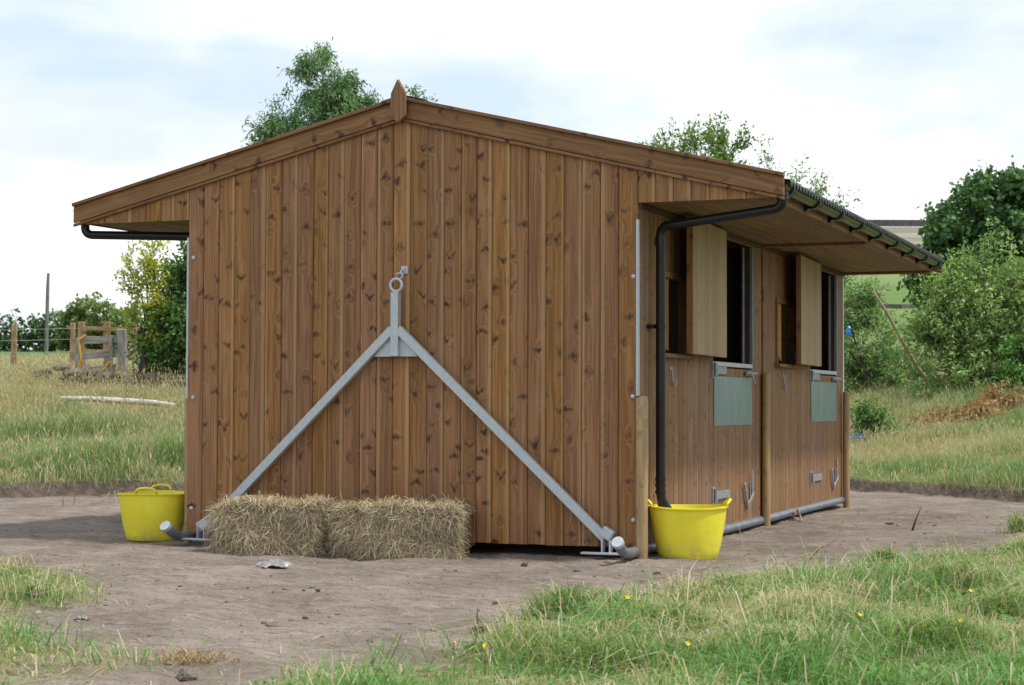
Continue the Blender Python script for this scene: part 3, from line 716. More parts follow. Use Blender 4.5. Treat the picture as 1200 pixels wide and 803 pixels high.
# ------------------------------------------------------------------ hay bales
def strands(n, ln, hx, hy, hz, seed, inner):
    """loose stalks lying on and hanging from the faces of a bale; local coords, base at z = 0"""
    g = np.random.default_rng(seed)
    face = g.choice(4, n, p=[.56, .32, .06, .06])          # front, top, two ends
    P = np.empty((n, 3)); T = np.empty((n, 3)); Nn = np.empty((n, 3))
    a, b = g.uniform(-1, 1, n), g.random(n)
    a = np.where(a * inner > .94, a * .9, a)
    lump = lambda x, z: .03 * np.sin(x * 9 + seed) + .02 * np.sin(z * 17 + x * 5) + .015 * np.sin(x * 31)
    rnd_ = lambda q: .06 * np.clip((np.abs(q) - .84) / .16, 0, 1) ** 2
    cut_ = lambda q: .20 * np.clip((q * inner - .70) / .30, 0, 1) ** 2
    f = face == 0; P[f] = np.stack([a[f] * hx, -hy + cut_(a[f]) - lump(a[f] * hx, b[f] * hz) * .8 + g.normal(0, .012, f.sum()) + rnd_(a[f]) + rnd_(b[f]) * .5, b[f] ** .85 * hz], 1)
    ang = g.normal(0, .95, n); dirf = np.stack([np.sin(ang), g.normal(-.15, .22, n), -np.cos(ang)], 1); T[f] = dirf[f]; Nn[f] = (0, -1, 0)
    f = face == 1; P[f] = np.stack([a[f] * hx, (g.uniform(-1.05, 1, n) * hy)[f], hz + lump(a[f] * hx * 1.3, .3) * .5 + g.normal(0, .012, f.sum()) - rnd_(a[f]) * .8 - cut_(a[f]) * .35], 1)
    low = f & (P[:, 1] < -hy + cut_(a)); P[low, 1] = (-hy + cut_(a))[low] + .01
    an = g.uniform(0, 2 * math.pi, n); T[f] = np.stack([np.cos(an), np.sin(an), g.normal(.0, .22, n)], 1)[f]; Nn[f] = (0, 0, 1)
    for q, sg in ((2, -1), (3, 1)):
        f = face == q; P[f] = np.stack([np.full(f.sum(), sg * hx) + g.normal(0, .01, f.sum()), a[f] * hy, b[f] * hz], 1)
        T[f] = np.stack([g.normal(sg * .12, .2, n), np.sin(ang), -np.cos(ang)], 1)[f]; Nn[f] = (sg, 0, 0)
    T[:, 0] -= np.sign(a) * .8 * np.clip((np.abs(a) - .75) / .25, 0, 1) * (face < 2) * (a * inner > 0)
    face_in = 3 if inner > 0 else 2; P[face == face_in, 0] -= inner * .03
    T /= np.linalg.norm(T, axis=1)[:, None]
    L_ = g.uniform(.5, 1.3, n) * ln * np.where(face > 1, .55, 1.0); S = np.cross(T, Nn + g.normal(0, .35, (n, 3))); S /= np.linalg.norm(S, axis=1)[:, None] + 1e-9
    wd = g.uniform(.0010, .0024, n)[:, None]
    curl = np.cross(T, S) * g.normal(0, .34, n)[:, None] * L_[:, None] + S * g.normal(0, .40, n)[:, None] * L_[:, None]
    mid = P + T * L_[:, None] * .5 + curl * .5; end = P + T * L_[:, None] + curl * .2 + np.array([0, 0, -.15]) * (L_[:, None] ** 1.2)
    st = P - Nn * .004; mid += Nn * .010; 
    V = np.stack([st - S * wd, st + S * wd, mid - S * wd, mid + S * wd, end - S * wd * .5, end + S * wd * .5], 1)
    V[:, :, 2] = np.maximum(V[:, :, 2], .002)
    k = np.arange(n)[:, None] * 6
    q = np.concatenate([k + [0, 1, 3, 2], k + [2, 3, 5, 4]])
    mixv = g.random(n)[:, None]; c = np.array([.25, .185, .115]) * (1 - mixv) + np.array([.70, .585, .42]) * mixv
    green = g.random(n) < .07; c[green] = np.array([.30, .28, .14]); c *= (g.uniform(.8, 1.15, n) * (.78 + .44 * fbm(P[:, 0] * 9 + seed, P[:, 2] * 9 + P[:, 1] * 6, 2)))[:, None]
    return V.reshape(-1, 3), q, np.repeat(c, 6, 0)
def bale(loc, rz, hx, hy, hz, seed, label, inner):
    e = empty('hay_bale', loc, label, 'hay bale', 'hay bales in front of the gable wall', rz)
    bm = bmesh.new(); bmesh.ops.create_cube(bm, size=2.0); bmesh.ops.subdivide_edges(bm, edges=bm.edges[:], cuts=15, use_grid_fill=True)
    for v in bm.verts:
        x, y, z = v.co; px_, pz_ = x * hx, (z + 1) / 2 * hz
        l = .03 * math.sin(px_ * 9 + seed) + .02 * math.sin(pz_ * 17 + px_ * 5) + .015 * math.sin(px_ * 31)
        rr = random.uniform(-.008, .008); cut = max(abs(x), .0) ** 8 * .03
        ci = .22 * max(0, (x * inner - .70) / .30) ** 2
        v.co = Vector((px_ * (1 - .03 * (z + 1) / 2), y * hy * (1 - .22 * max(0, (abs(x) - .80) / .2) ** 2) + ci * (y < 0) * abs(y) + (-l * .8 if y < 0 else l * .3) * (abs(y) > .9) - (.03 * (z > .9) * (y < -.9)) * -1 + rr, pz_ + (l * .5 * (z > .9)) - ci * .4 * (z > .3) - .035 * (z > .9) * (abs(y) > .9 or abs(x) > .95) + rr * (z > -.9)))
    o = bm_obj('body', bm, 'hay_core', None, True); o.parent = e
    V, q, c = strands(22000, .105, hx, hy, hz, seed, inner)
    s = np_mesh('straw', V, q, None, c, 'straw'); s.parent = e; s['kind'] = 'stuff'
    for xx in (-.28, .26):
        pts = [(xx * hx / .43, -hy - .01, .01), (xx * hx / .43, -hy - .012, hz * .5), (xx * hx / .43, -hy + .01, hz + .004), (xx * hx / .43, hy, hz)]
        bm = bmesh.new(); add_tube(bm, pts, .0028, 5); t_ = bm_obj('twine', bm, 'twine', None); t_.parent = e
    return e
ra = math.atan2(.40, 1.68)
bl = Vector((-2.86, -.80, 0)); dr = Vector((math.cos(ra), math.sin(ra), 0)); nr = Vector((-dr.y, dr.x, 0))
c1 = bl + dr * .362 + nr * .285; c2 = bl + dr * (.838 + .440) + nr * .19
for c_, hx_, rz_, sd_, lb in ((c1, .395, ra + .035, 3, 'loose hay bale under the foot of the galvanised brace, at the tub end'), (c2, .445, ra - .03, 8, 'loose hay bale reaching towards the middle of the gable wall')):
    uu, vv = UV(c_.x, c_.y); bale((c_.x, c_.y, gz(uu, vv) - .02), rz_, hx_, .21, .36, sd_, lb, 1 if sd_ == 3 else -1)

# ================================================================== vegetation
def leaf_quads(P, D, size, asp, g, fold=.25):
    """one folded four-cornered leaf per point, along D"""
    n = len(P); D = D / (np.linalg.norm(D, axis=1)[:, None] + 1e-9)
    r = g.normal(0, 1, (n, 3)); r[:, 2] += .8; S = np.cross(D, r); S /= np.linalg.norm(S, axis=1)[:, None] + 1e-9
    Nn = np.cross(S, D); sz = size[:, None]
    V = np.stack([P, P + D * sz * .5 + S * sz * asp * .5 + Nn * sz * fold * .3, P + D * sz - Nn * sz * fold * .4, P + D * sz * .5 - S * sz * asp * .5 + Nn * sz * fold * .3], 1)
    return V.reshape(-1, 3), np.arange(n * 4).reshape(n, 4)
def crown(name, blobs, parent, seed, leaf=.08, asp=.5, c0=(.05, .10, .03), c1=(.12, .2, .06), twig=.5, per=14, upb=.35, droop=.3, outer=.35, clump=9, spread=.17):
    """blobs: (u, v, z, ru, rv, rz, twigs). Twigs spread through each volume, leaves along each twig"""
    g = np.random.default_rng(seed); Vs = []; Cs = []
    c0 = np.array(c0) * 1.35; c1 = np.array(c1) * 1.55
    for (u, v, z, ru, rv, rz_, nt_) in blobs:
        nc = max(3, nt_ // clump); which = g.integers(0, nc, nt_)
        d0 = g.normal(0, 1, (nc, 3)); d0 /= np.linalg.norm(d0, axis=1)[:, None]
        d = d0[which] + g.normal(0, spread, (nt_, 3)); d /= np.linalg.norm(d, axis=1)[:, None]
        rad = np.clip((outer + (1 - outer) * g.random(nc)) ** .6, 0, 1)[which] + g.normal(0, spread * .45, nt_)
        lump = .72 + .5 * fbm(d[:, 0] * 2.2 + seed + 9, d[:, 2] * 2.2 + d[:, 1] * 1.7 + 5, 3)
        o = d * (rad * lump)[:, None] * np.array([ru, rv, rz_])
        x, y = XY(u + o[:, 0], v + o[:, 1]); base = np.stack([x, y, z + o[:, 2]], 1)
        dx = d[:, 0] * rt2[0] + d[:, 1] * fw2[0]; dy = d[:, 0] * rt2[1] + d[:, 1] * fw2[1]
        td = np.stack([dx, dy, d[:, 2] * .6 + upb], 1) + g.normal(0, .45, (nt_, 3)); td /= np.linalg.norm(td, axis=1)[:, None]
        tl = twig * g.uniform(.5, 1.3, nt_)
        tt = g.random((nt_, per)); P = base[:, None] + td[:, None] * (tt * tl[:, None])[..., None] + g.normal(0, leaf * .45, (nt_, per, 3))
        P[..., 2] -= droop * tt ** 2 * tl[:, None] * .5
        D = td[:, None] * .5 + g.normal(0, .7, (nt_, per, 3)); D[..., 2] -= droop
        tone = g.random(nc)[which][:, None] * .45 + g.random((nt_, 1)) * .30 + g.random((nt_, per)) * .25
        C = c0 + (c1 - c0) * tone[..., None]; C = C * g.uniform(.8, 1.15, (nt_, per, 1))
        sd_ = np.cross(td, g.normal(0, 1, (nt_, 3))); sd_ /= np.linalg.norm(sd_, axis=1)[:, None] + 1e-9; sd_ *= leaf * .055
        t0_ = base - td * tl[:, None] * .7; t1_ = base + td * (tl * .95)[:, None]; t1_[:, 2] -= droop * tl * .45
        Vs.append(np.stack([t0_ - sd_ * 1.6, t0_ + sd_ * 1.6, t1_ + sd_ * .5, t1_ - sd_ * .5], 1).reshape(-1, 3)); Cs.append(np.tile([.085, .066, .042], (nt_ * 4, 1)))
        P = P.reshape(-1, 3); sz = leaf * g.uniform(.6, 1.25, len(P))
        V, _ = leaf_quads(P, D.reshape(-1, 3), sz, asp, g); Vs.append(V); Cs.append(np.repeat(C.reshape(-1, 3), 4, 0))
    V = np.concatenate(Vs); C = np.concatenate(Cs)
    return np_mesh(name, V, np.arange(len(V)).reshape(-1, 4), None, C, 'leaf', parent)
def limbs(parent, base, tops, r0, seed, mat='bark', name='trunk'):
    g = random.Random(seed); bm = bmesh.new()
    mid = base.lerp(sum((Vector(t_) for t_ in tops), Vector()) / len(tops), .45)
    for i, tp in enumerate(tops):
        tp = Vector(tp); pts = [base - Vector((0, 0, .2)), base.lerp(mid, .5) + Vector((g.uniform(-.05, .05), g.uniform(-.05, .05), 0)), mid]
        for k in (1, 2, 3): pts.append(mid.lerp(tp, k / 3) + Vector((g.uniform(-.1, .1), g.uniform(-.1, .1), g.uniform(-.05, .05))) * (k < 3))
        add_tube(bm, pts, [r0, r0 * .85, r0 * .6, r0 * .4, r0 * .24, r0 * .08], 7)
    return bm_obj(name, bm, mat, parent, True)
def tree(name, u, v, label, cat, blobs, seed, r0=.1, tops=None, group=None, **kw):
    b = W(u, v); e = empty(name, b, label, cat, group)
    cr_ = crown('crown', blobs, None, seed, **kw); cr_.parent = e; cr_.matrix_parent_inverse = wm(e).inverted()
    tops = tops or [(bl_[0], bl_[1], bl_[2] + bl_[5] * .4) for bl_ in blobs]
    limbs(e, b, [A(*t_) for t_ in tops], r0, seed)
    return e

tree('ash_tree', -3.3, 34, 'feathery green tree rising behind the roof beside the finial', 'tree',
     [(-3.8, 34, 5.9, .98, .9, 1.05, 380), (-3.15, 34, 6.15, .72, .7, .95, 280), (-3.6, 34, 7.15, .50, .5, .60, 150), (-4.45, 34, 5.6, .62, .5, .65, 160), (-3.1, 34, 6.95, .22, .25, .3, 18), (-2.35, 34, 6.45, .50, .3, .50, 90), (-1.9, 34, 6.75, .18, .2, .2, 8), (-4.6, 34, 5.0, .5, .5, .6, 60), (-3.3, 34, 4.6, 1.3, 1.1, .9, 160)],
     11, .13, leaf=.105, asp=.28, c0=(.055, .12, .05), c1=(.17, .28, .125), twig=.36, per=20, droop=.9, upb=.45, clump=12, spread=.2)
tree('birch_tree', 3.4, 33, 'slender light green treetop showing above the long right slope of the roof', 'tree',
     [(3.35, 33, 5.35, .75, .6, .55, 150), (3.85, 33, 5.6, .32, .4, .45, 60), (3.0, 33, 5.5, .35, .4, .32, 26), (3.4, 33, 4.4, .9, .8, .8, 120)], 12, .09, leaf=.085, asp=.5, c0=(.08, .15, .04), c1=(.20, .29, .09), twig=.45, per=16, upb=.8, droop=.1)
tree('willow_tree', 5.2, 34, 'wispy thin branched treetop above the gutter at the right end of the bargeboard', 'tree',
     [(5.0, 34, 4.95, .32, .4, .75, 52), (5.65, 34, 4.5, .42, .4, .7, 50), (6.3, 34, 4.1, .4, .4, .5, 22), (5.4, 34, 3.6, 1.0, .8, .8, 110)], 13, .07, leaf=.085, asp=.42, c0=(.08, .15, .045), c1=(.19, .28, .09), twig=.6, per=13, upb=1.0, droop=.1)
tree('sycamore_tree', 18.6, 62, 'big dark green spreading tree beyond the bushes at the right edge', 'tree',
     [(17.4, 62, 6.9, 1.5, 1.8, 1.7, 330), (19.5, 62, 7.6, 2.1, 2.2, 1.9, 420), (15.7, 62, 6.4, 1.25, 1.3, 1.35, 240), (15.3, 62, 5.0, 1.0, 1.2, .9, 150), (17.0, 62, 4.9, 1.8, 1.6, 1.1, 280), (20.0, 62, 5.2, 2.4, 1.8, 1.6, 330), (21.8, 62, 6.8, 1.9, 1.9, 2.1, 260), (18.0, 62, 8.3, 1.2, 1.2, .75, 130), (15.7, 62, 7.5, 1.25, 1.3, 1.1, 260), (14.5, 62, 5.7, .65, .7, 1.1, 130), (16.8, 62, 8.0, 1.2, 1.2, 1.0, 200)],
     14, .4, leaf=.21, asp=.75, c0=(.028, .075, .028), c1=(.10, .185, .068), twig=.55, per=17, droop=.55, upb=.3)
tree('elder_bush', 9.3, 36, 'large pale green bush of upright sprays in front of the dark spreading tree', 'bush',
     [(9.1, 36, 2.4, .95, .9, 1.1, 300), (10.3, 36, 2.7, 1.0, .9, 1.35, 320), (8.55, 36, 2.6, .5, .6, .8, 120), (9.6, 36, 3.5, .7, .6, .75, 150), (9.9, 36, 1.6, 1.3, .9, .8, 260), (11.4, 36, 2.4, 1.0, .9, 1.4, 200), (8.9, 35.4, 1.6, .6, .6, .7, 130), (8.7, 36, 3.3, .3, .3, .5, 50)],
     15, .06, leaf=.10, asp=.42, c0=(.075, .155, .045), c1=(.31, .41, .16), twig=.6, per=18, upb=.7, droop=.2)
tree('hawthorn_bush', 7.7, 39.5, 'mid green bush behind the far corner of the stable, under the eave', 'bush',
     [(7.6, 39.5, 2.3, .85, .9, 1.2, 300), (7.2, 39.5, 3.1, .7, .8, .8, 200), (8.35, 39.5, 1.75, .5, .6, .55, 120), (8.8, 39, 1.45, .4, .5, .35, 70), (6.4, 39.5, 2.6, .9, .8, 1.2, 180)],
     16, .05, leaf=.085, asp=.5, c0=(.075, .15, .05), c1=(.22, .33, .125), twig=.45, per=17, upb=.4, droop=.3)
tree('laurel_shrub', 6.05, 30.6, 'small dark glossy shrub in the grass beside the far timber post', 'shrub',
     [(6.08, 30.6, .78, .28, .3, .30, 70), (5.95, 30.6, .55, .26, .25, .25, 50), (6.25, 30.6, .58, .22, .2, .28, 40)], 17, .02, leaf=.10, asp=.32, c0=(.05, .12, .03), c1=(.15, .27, .08), twig=.26, per=14, upb=.5, droop=.5)
tree('elm_shrub', 8.7, 40.5, 'low rounded green shrub at the foot of the leaning dead branch', 'shrub',
     [(8.15, 40.2, 1.75, .5, .5, .6, 120), (8.3, 40.2, 1.35, .5, .5, .4, 80)], 18, .03, leaf=.085, asp=.6, c0=(.05, .12, .03), c1=(.13, .23, .06), twig=.3, per=16)
tree('leafy_tree', -5.7, 33, 'dense dark green tree against the gable corner beside the timber gate', 'tree',
     [(-5.75, 33, 2.7, .85, .9, 1.15, 300), (-6.15, 33, 2.1, .50, .7, .75, 260), (-6.35, 33, 1.6, .40, .5, .40, 120), (-5.9, 33, 2.9, .45, .6, .8, 160), (-5.5, 33, 3.5, .5, .6, .6, 110), (-4.6, 33, 2.9, 1.0, .9, 1.3, 220)],
     19, .09, leaf=.095, asp=.6, c0=(.035, .09, .025), c1=(.13, .23, .065), twig=.38, per=16, droop=.4)
tree('golden_bush', -6.6, 32.4, 'tall yellow green bush of upright shoots left of the gable wall', 'bush',
     [(-6.80, 32.4, 3.35, .09, .12, .55, 36), (-6.42, 32.4, 3.4, .13, .15, .75, 66), (-6.40, 32.4, 2.6, .20, .2, .6, 60), (-6.74, 32.4, 2.6, .08, .1, .35, 16)], 20, .04, leaf=.075, asp=.5, c0=(.22, .27, .03), c1=(.46, .44, .06), twig=.25, per=15, upb=1.0, droop=.1, clump=4, spread=.5)
tree('round_tree', -21.0, 92, 'distant rounded green tree behind the timber gate', 'tree',
     [(-21.2, 92, 5.1, 1.6, 1.4, 1.25, 260), (-20.0, 92, 4.7, 1.2, 1.2, .95, 160), (-22.2, 92, 4.6, .9, 1, .8, 100)], 21, .2, leaf=.22, asp=.7, c0=(.07, .115, .035), c1=(.16, .215, .07), twig=.45, per=12)
tree('bramble_scrub', 8.6, 41, 'loose thin scrub with bare twigs filling the gap under the eave between two bushes', 'scrub',
     [(8.55, 41, 1.75, .75, .6, .85, 90), (9.1, 41, 1.5, .5, .5, .6, 60), (8.2, 41.5, 2.2, .4, .5, .6, 36)], 25, .03, leaf=.075, asp=.5, c0=(.09, .13, .05), c1=(.26, .30, .14), twig=.5, per=9, upb=.6, clump=5, spread=.35)
tree('elder_bush', 10.0, 35, 'bright leafy green shrub low in front of the large pale green bush', 'shrub',
     [(10.0, 34.8, 1.75, .55, .5, .65, 150), (9.6, 34.8, 1.35, .5, .5, .45, 90), (10.5, 34.8, 1.45, .5, .5, .55, 90)], 26, .03, leaf=.10, asp=.6, c0=(.04, .11, .03), c1=(.14, .27, .07), twig=.32, per=16, clump=7, spread=.25)
# hedge far away
hz_ = gz(-26, 95); hb = empty('hedge', A(-26, 95, hz_), 'long clipped dark green hedge along the far edge of the field', 'hedge')
hblobs = [(u_, 95 + .2 * math.sin(u_ * 3), gz(u_, 95) + .75, .95, .7, 1.05, 95) for u_ in np.arange(-46, -17, 1.05)]
hc = crown('foliage', hblobs, None, 22, leaf=.2, asp=.7, c0=(.028, .075, .025), c1=(.075, .14, .045), twig=.25, per=12, outer=.3, clump=3, spread=.6); hc.parent = hb; hc.matrix_parent_inverse = wm(hb).inverted()
limbs(hb, A(-26, 95, hz_), [A(-27, 95, hz_ + 1.0), A(-25, 95, hz_ + 1.0)], .06, 5, name='stem')

# dead bracken, cut branches
br = empty('dead_bracken', W(8.0, 31.5), 'heap of rust brown dead bracken in the bank grass at right', 'bracken')
bb = [(7.55, 31.6, .62, .42, .4, .20, 75), (8.1, 31.6, .78, .42, .4, .20, 70), (8.75, 32.4, .98, .28, .3, .26, 55), (7.3, 31.4, .45, .22, .2, .14, 30)]
bc = crown('fronds', bb, None, 23, clump=3, spread=.5, leaf=.13, asp=.34, c0=(.17, .085, .040), c1=(.40, .245, .13), twig=.28, per=14, droop=.5); bc.parent = br; bc.matrix_parent_inverse = wm(br).inverted()
def stick(name, pts, r, mat, label, cat, group=None):
    n = len(pts); c = Vector(pts[0]); bm = bmesh.new(); add_tube(bm, [Vector(p) - c for p in pts], [r * (1 - .6 * i / (n - 1)) for i in range(n)], 7)
    return tag(bm_obj(name, bm, mat, None, True, mw=Matrix.Translation(c)), label, cat, group)
stick('dead_branch', [A(8.95, 38, 1.25), A(8.55, 38, 1.75), A(8.2, 38, 2.35), A(7.85, 38, 3.0), A(7.6, 38.1, 3.45)], .055, 'dead_wood', 'long bare dead branch leaning up to the left among the bushes', 'branch')
stick('dead_branch', [A(8.95, 38, 1.35), A(8.6, 38, 1.42), A(8.2, 38.2, 1.38)], .04, 'dead_wood', 'short brown branch lying level below the leaning dead branch', 'branch')
rf = empty('broken_fence', A(8.5, 37.5, gz(8.5, 37.5)), 'low broken wooden rail fence in front of the bushes at right', 'fence')
beam('rail', A(8.05, 37.5, 1.20), A(8.8, 37.5, 1.26), .07, .04, 'dead_wood', rf, tuple(-fw0)); beam('rail', A(8.1, 37.52, 1.0), A(8.75, 37.52, 1.02), .06, .04, 'dead_wood', rf, tuple(-fw0))
beam('post', A(8.42, 37.56, .85), A(8.42, 37.56, 1.30), .07, .07, 'dead_wood', rf, tuple(-fw0))

# ------------------------------------------------------------------ left: gate, rubble wall, wire fence, pole, log
g0 = empty('gate', A(-7.75, 34, gz(-7.75, 34)), 'weathered grey slatted gate hung on a thick leaning post', 'gate')
nf = tuple(-fw0)
for za, zb_ in ((2.19, 2.23), (1.90, 1.96), (1.60, 1.70), (1.44, 1.56)):
    beam('slat', A(-8.22, 34, za), A(-7.42, 34, zb_), .135, .025, 'grey_wood', g0, nf)
beam('stile', A(-8.16, 33.97, 1.40), A(-8.16, 33.97, 2.26), .07, .03, 'grey_wood', g0, nf); beam('stile', A(-7.52, 33.97, 1.50), A(-7.52, 33.97, 2.30), .07, .03, 'grey_wood', g0, nf)
beam('gate_post', A(-7.27, 33.98, 1.05), A(-7.33, 33.98, 2.42), .17, .15, 'grey_wood', g0, nf, .02)
g1 = empty('rail_fence', A(-7.8, 35.5, gz(-7.8, 35.5)), 'pale brown board fence standing just behind the grey gate', 'fence')
for za in (2.47, 2.28, 2.02): beam('board', A(-8.42, 35.5, za + .02), A(-7.45, 35.5, za), .085, .03, 'brown_wood', g1, nf)
for uu in (-8.45, -7.95): beam('post', A(uu, 35.54, 1.3), A(uu, 35.54, 2.62), .13, .09, 'brown_wood', g1, nf, .01)
tag(tube('hose', bend([A(-7.98, 33.92, 2.30), A(-8.12, 33.92, 2.20), A(-8.06, 33.9, 1.85), A(-8.14, 33.9, 1.55), A(-7.98, 33.9, 1.48), A(-7.62, 33.9, 1.66), A(-7.50, 33.88, 1.80)], .05, 4), .022, 'hose', None, 8), 'yellow hose looped over the slats of the grey gate', 'hose')
stick('prop_stake', [W(-7.0, 33.4, -.1), W(-7.14, 33.6, .25), A(-7.28, 33.9, 1.6)], .07, 'grey_wood', 'short grey stake leaning on the foot of the gate post', 'stake')
def stone_mesh(seed, sub=2):
    g = random.Random(seed); bm = bmesh.new(); bmesh.ops.create_icosphere(bm, subdivisions=sub, radius=1.0)
    pl = [(Vector((g.gauss(0, 1), g.gauss(0, 1), g.gauss(0, 1))).normalized(), g.uniform(.55, .85)) for _ in range(9)]
    for v in bm.verts:
        for n_, d_ in pl:
            k = v.co.dot(n_)
            if k > d_: v.co -= n_ * (k - d_)
    me = bpy.data.meshes.new('stone'); bm.to_mesh(me); bm.free(); return me
SM = [stone_mesh(i) for i in range(10)]
SMm = {}
def stone(loc, s, mat, parent=None, rz=None, i=None):
    k = (i if i is not None else random.randrange(10), mat)
    if k not in SMm:
        me = SM[k[0]].copy(); me.materials.append(M[mat]); SMm[k] = me
    o = bpy.data.objects.new('stone', SMm[k]); o.location = loc; o.rotation_euler = (random.uniform(-.2, .2), random.uniform(-.2, .2), random.uniform(0, 6) if rz is None else rz); o.scale = s
    return link(o, parent)
w0 = empty('rubble_wall', W(-9.5, 34.5), 'tumbled low dry stone wall half buried in the long grass at left', 'wall')
for k in range(70):
    uu = -13.5 + 5.6 * k / 70 + random.uniform(-.05, .05); hh = random.choice((.10, .22, .34)) * (.7 + .5 * math.sin(uu * 2.1))
    p = W(uu, 34.4 + random.uniform(-.15, .15)); stone((p.x, p.y, p.z + .07 + hh * .7), (random.uniform(.10, .19), random.uniform(.09, .14), random.uniform(.05, .09)), 'stone', w0, YAW + random.uniform(-.3, .3))
w1 = empty('stone_pile', W(-7.85, 33.5), 'dark stone pile stacked below the grey gate', 'stone pile')
for k in range(52):
    lv = k // 13; uu = -7.92 + random.uniform(-.42, .42) * (1 - .13 * lv); p = W(uu, 33.55 + random.uniform(-.15, .15))
    stone((p.x, p.y, p.z + .04 + lv * .10), (random.uniform(.12, .21), random.uniform(.1, .15), random.uniform(.05, .075)), 'stone', w1, YAW + random.uniform(-.2, .2))
w2 = empty('stone_bank', W(-6.4, 32.2), 'shadowed rubble stone bank under the dense tree beside the gable', 'stone bank')
for k in range(60):
    lv = k // 15; uu = -6.3 + random.uniform(-.95, .95); p = W(uu, 32.4 + random.uniform(-.2, .2))
    stone((p.x, p.y, p.z + .02 + lv * .10), (random.uniform(.12, .22), random.uniform(.1, .15), random.uniform(.06, .09)), 'stone', w2, YAW + random.uniform(-.3, .3))
fe = empty('wire_fence', W(-12.4, 45), 'post and wire stock fence crossing the field beyond the long grass', 'fence')
fpx = [-16.6, -14.9, -12.38, -10.93, -9.4]
for k, uu in enumerate(fpx):
    p = W(uu, 45, -.2); beam('post', p, p + Vector((.02, 0, 1.46)), .11 if k != 2 else .13, .10, 'brown_wood', fe, nf, .012)
for hh in (.55, .85, 1.12):
    tube('wire', [W(uu, 44.93, hh) for uu in fpx], .0065, 'wire', fe, 5)
pb = W(-18.0, 70, -.3); pl_ = tag(tube('pole', [pb, pb + Vector((.04, 0, 3)), A(-17.95, 70, 6.0)], [.075, .07, .055], 'pole', None, 8), 'tall thin grey pole standing alone in the field against the sky', 'pole')
tag(tube('log', [A(-6.98, 28, gz(-6.98, 28) + .25), A(-6.5, 28, gz(-6.5, 28) + .30), A(-5.9, 28, gz(-5.9, 28) + .34), A(-5.5, 28, gz(-5.5, 28) + .33), A(-5.2, 28.0, gz(-5.2, 28) + .28)], [.035, .045, .05, .045, .035], 'pale_log', None, 9), 'bleached pale log lying across the grass bank at left', 'log')

# ------------------------------------------------------------------ blue things at the far corner
bt_ = empty('blue_tub', W(5.72, 30.2, .02), 'small blue plastic tub in the grass by the far post', 'tub')
bm = bmesh.new(); prof = [(.10, 0), (.15, .20), (.165, .205), (.165, .22), (.14, .215), (.09, .01)]; rings = [[bm.verts.new((r_ * math.cos(k * math.pi / 10), r_ * math.sin(k * math.pi / 10), z_)) for k in range(20)] for r_, z_ in prof]
for a, b in zip(rings, rings[1:]):
    for k in range(20): bm.faces.new((a[k], a[(k + 1) % 20], b[(k + 1) % 20], b[k]))
bm.faces.new(rings[0]); bm.faces.new(rings[-1]); o = bm_obj('body', bm, 'blue', None, True); o.parent = bt_
bm = bmesh.new(); add_tube(bm, [(.16 * math.cos(a), .16 * math.sin(a) * .3, .21 + .05 * math.sin(a)) for a in np.linspace(0, math.pi, 9)], .008, 6); o = bm_obj('handle', bm, 'blue', None, True); o.parent = bt_
bm = bmesh.new(); bmesh.ops.create_icosphere(bm, subdivisions=2, radius=1.0)
for v in bm.verts: v.co = Vector((v.co.x * .05, v.co.y * .04, v.co.z * .09)) * (1 + .35 * math.sin(v.co.x * 5 + v.co.z * 7))
tag(bm_obj('feed_bag', bm, 'blue', None, mw=Matrix.Translation(A(6.05, 32.6, 2.36))), 'scrap of bright blue plastic caught in the bush at the far stable corner', 'plastic scrap')

# ------------------------------------------------------------------ far field walls on the hill
def far_wall(pts, h, label):
    e = empty('field_wall', W(*pts[0]), label, 'wall', 'dry stone walls on the far hillside'); bm = bmesh.new()
    for (a, b) in zip(pts, pts[1:]):
        for k in range(6):
            p = W(a[0] + (b[0] - a[0]) * k / 6, a[1] + (b[1] - a[1]) * k / 6, -.3); q = W(a[0] + (b[0] - a[0]) * (k + 1) / 6, a[1] + (b[1] - a[1]) * (k + 1) / 6, -.3)
            n_ = Vector((-(q - p).y, (q - p).x, 0)).normalized() * .4
            add_prism(bm, [p - n_, p + n_, p + n_ * .6 + Vector((0, 0, h + .3)), p - n_ * .6 + Vector((0, 0, h + .3))], [q - n_, q + n_, q + n_ * .6 + Vector((0, 0, h + .3)), q - n_ * .6 + Vector((0, 0, h + .3))])
    o = bm_obj('wall_run', bm, 'far_wall', None); o.parent = e; o.matrix_parent_inverse = wm(e).inverted(); return e
far_wall([(45, 405), (76, 398), (120, 402)], 1.3, 'dark stone wall between the green field and the moor on the far hill')
far_wall([(25, 215), (45, 210), (66, 216)], .45, 'dark stone wall crossing the green field low on the far hill')
far_wall([(90, 790), (165, 782), (290, 786)], 2.6, 'dark stone wall across the pale moor high on the far hill')
for k, (uu, vv, s) in enumerate(((43, 205, 1.0), (47, 240, 1.2), (50, 262, 1.0))):
    pass

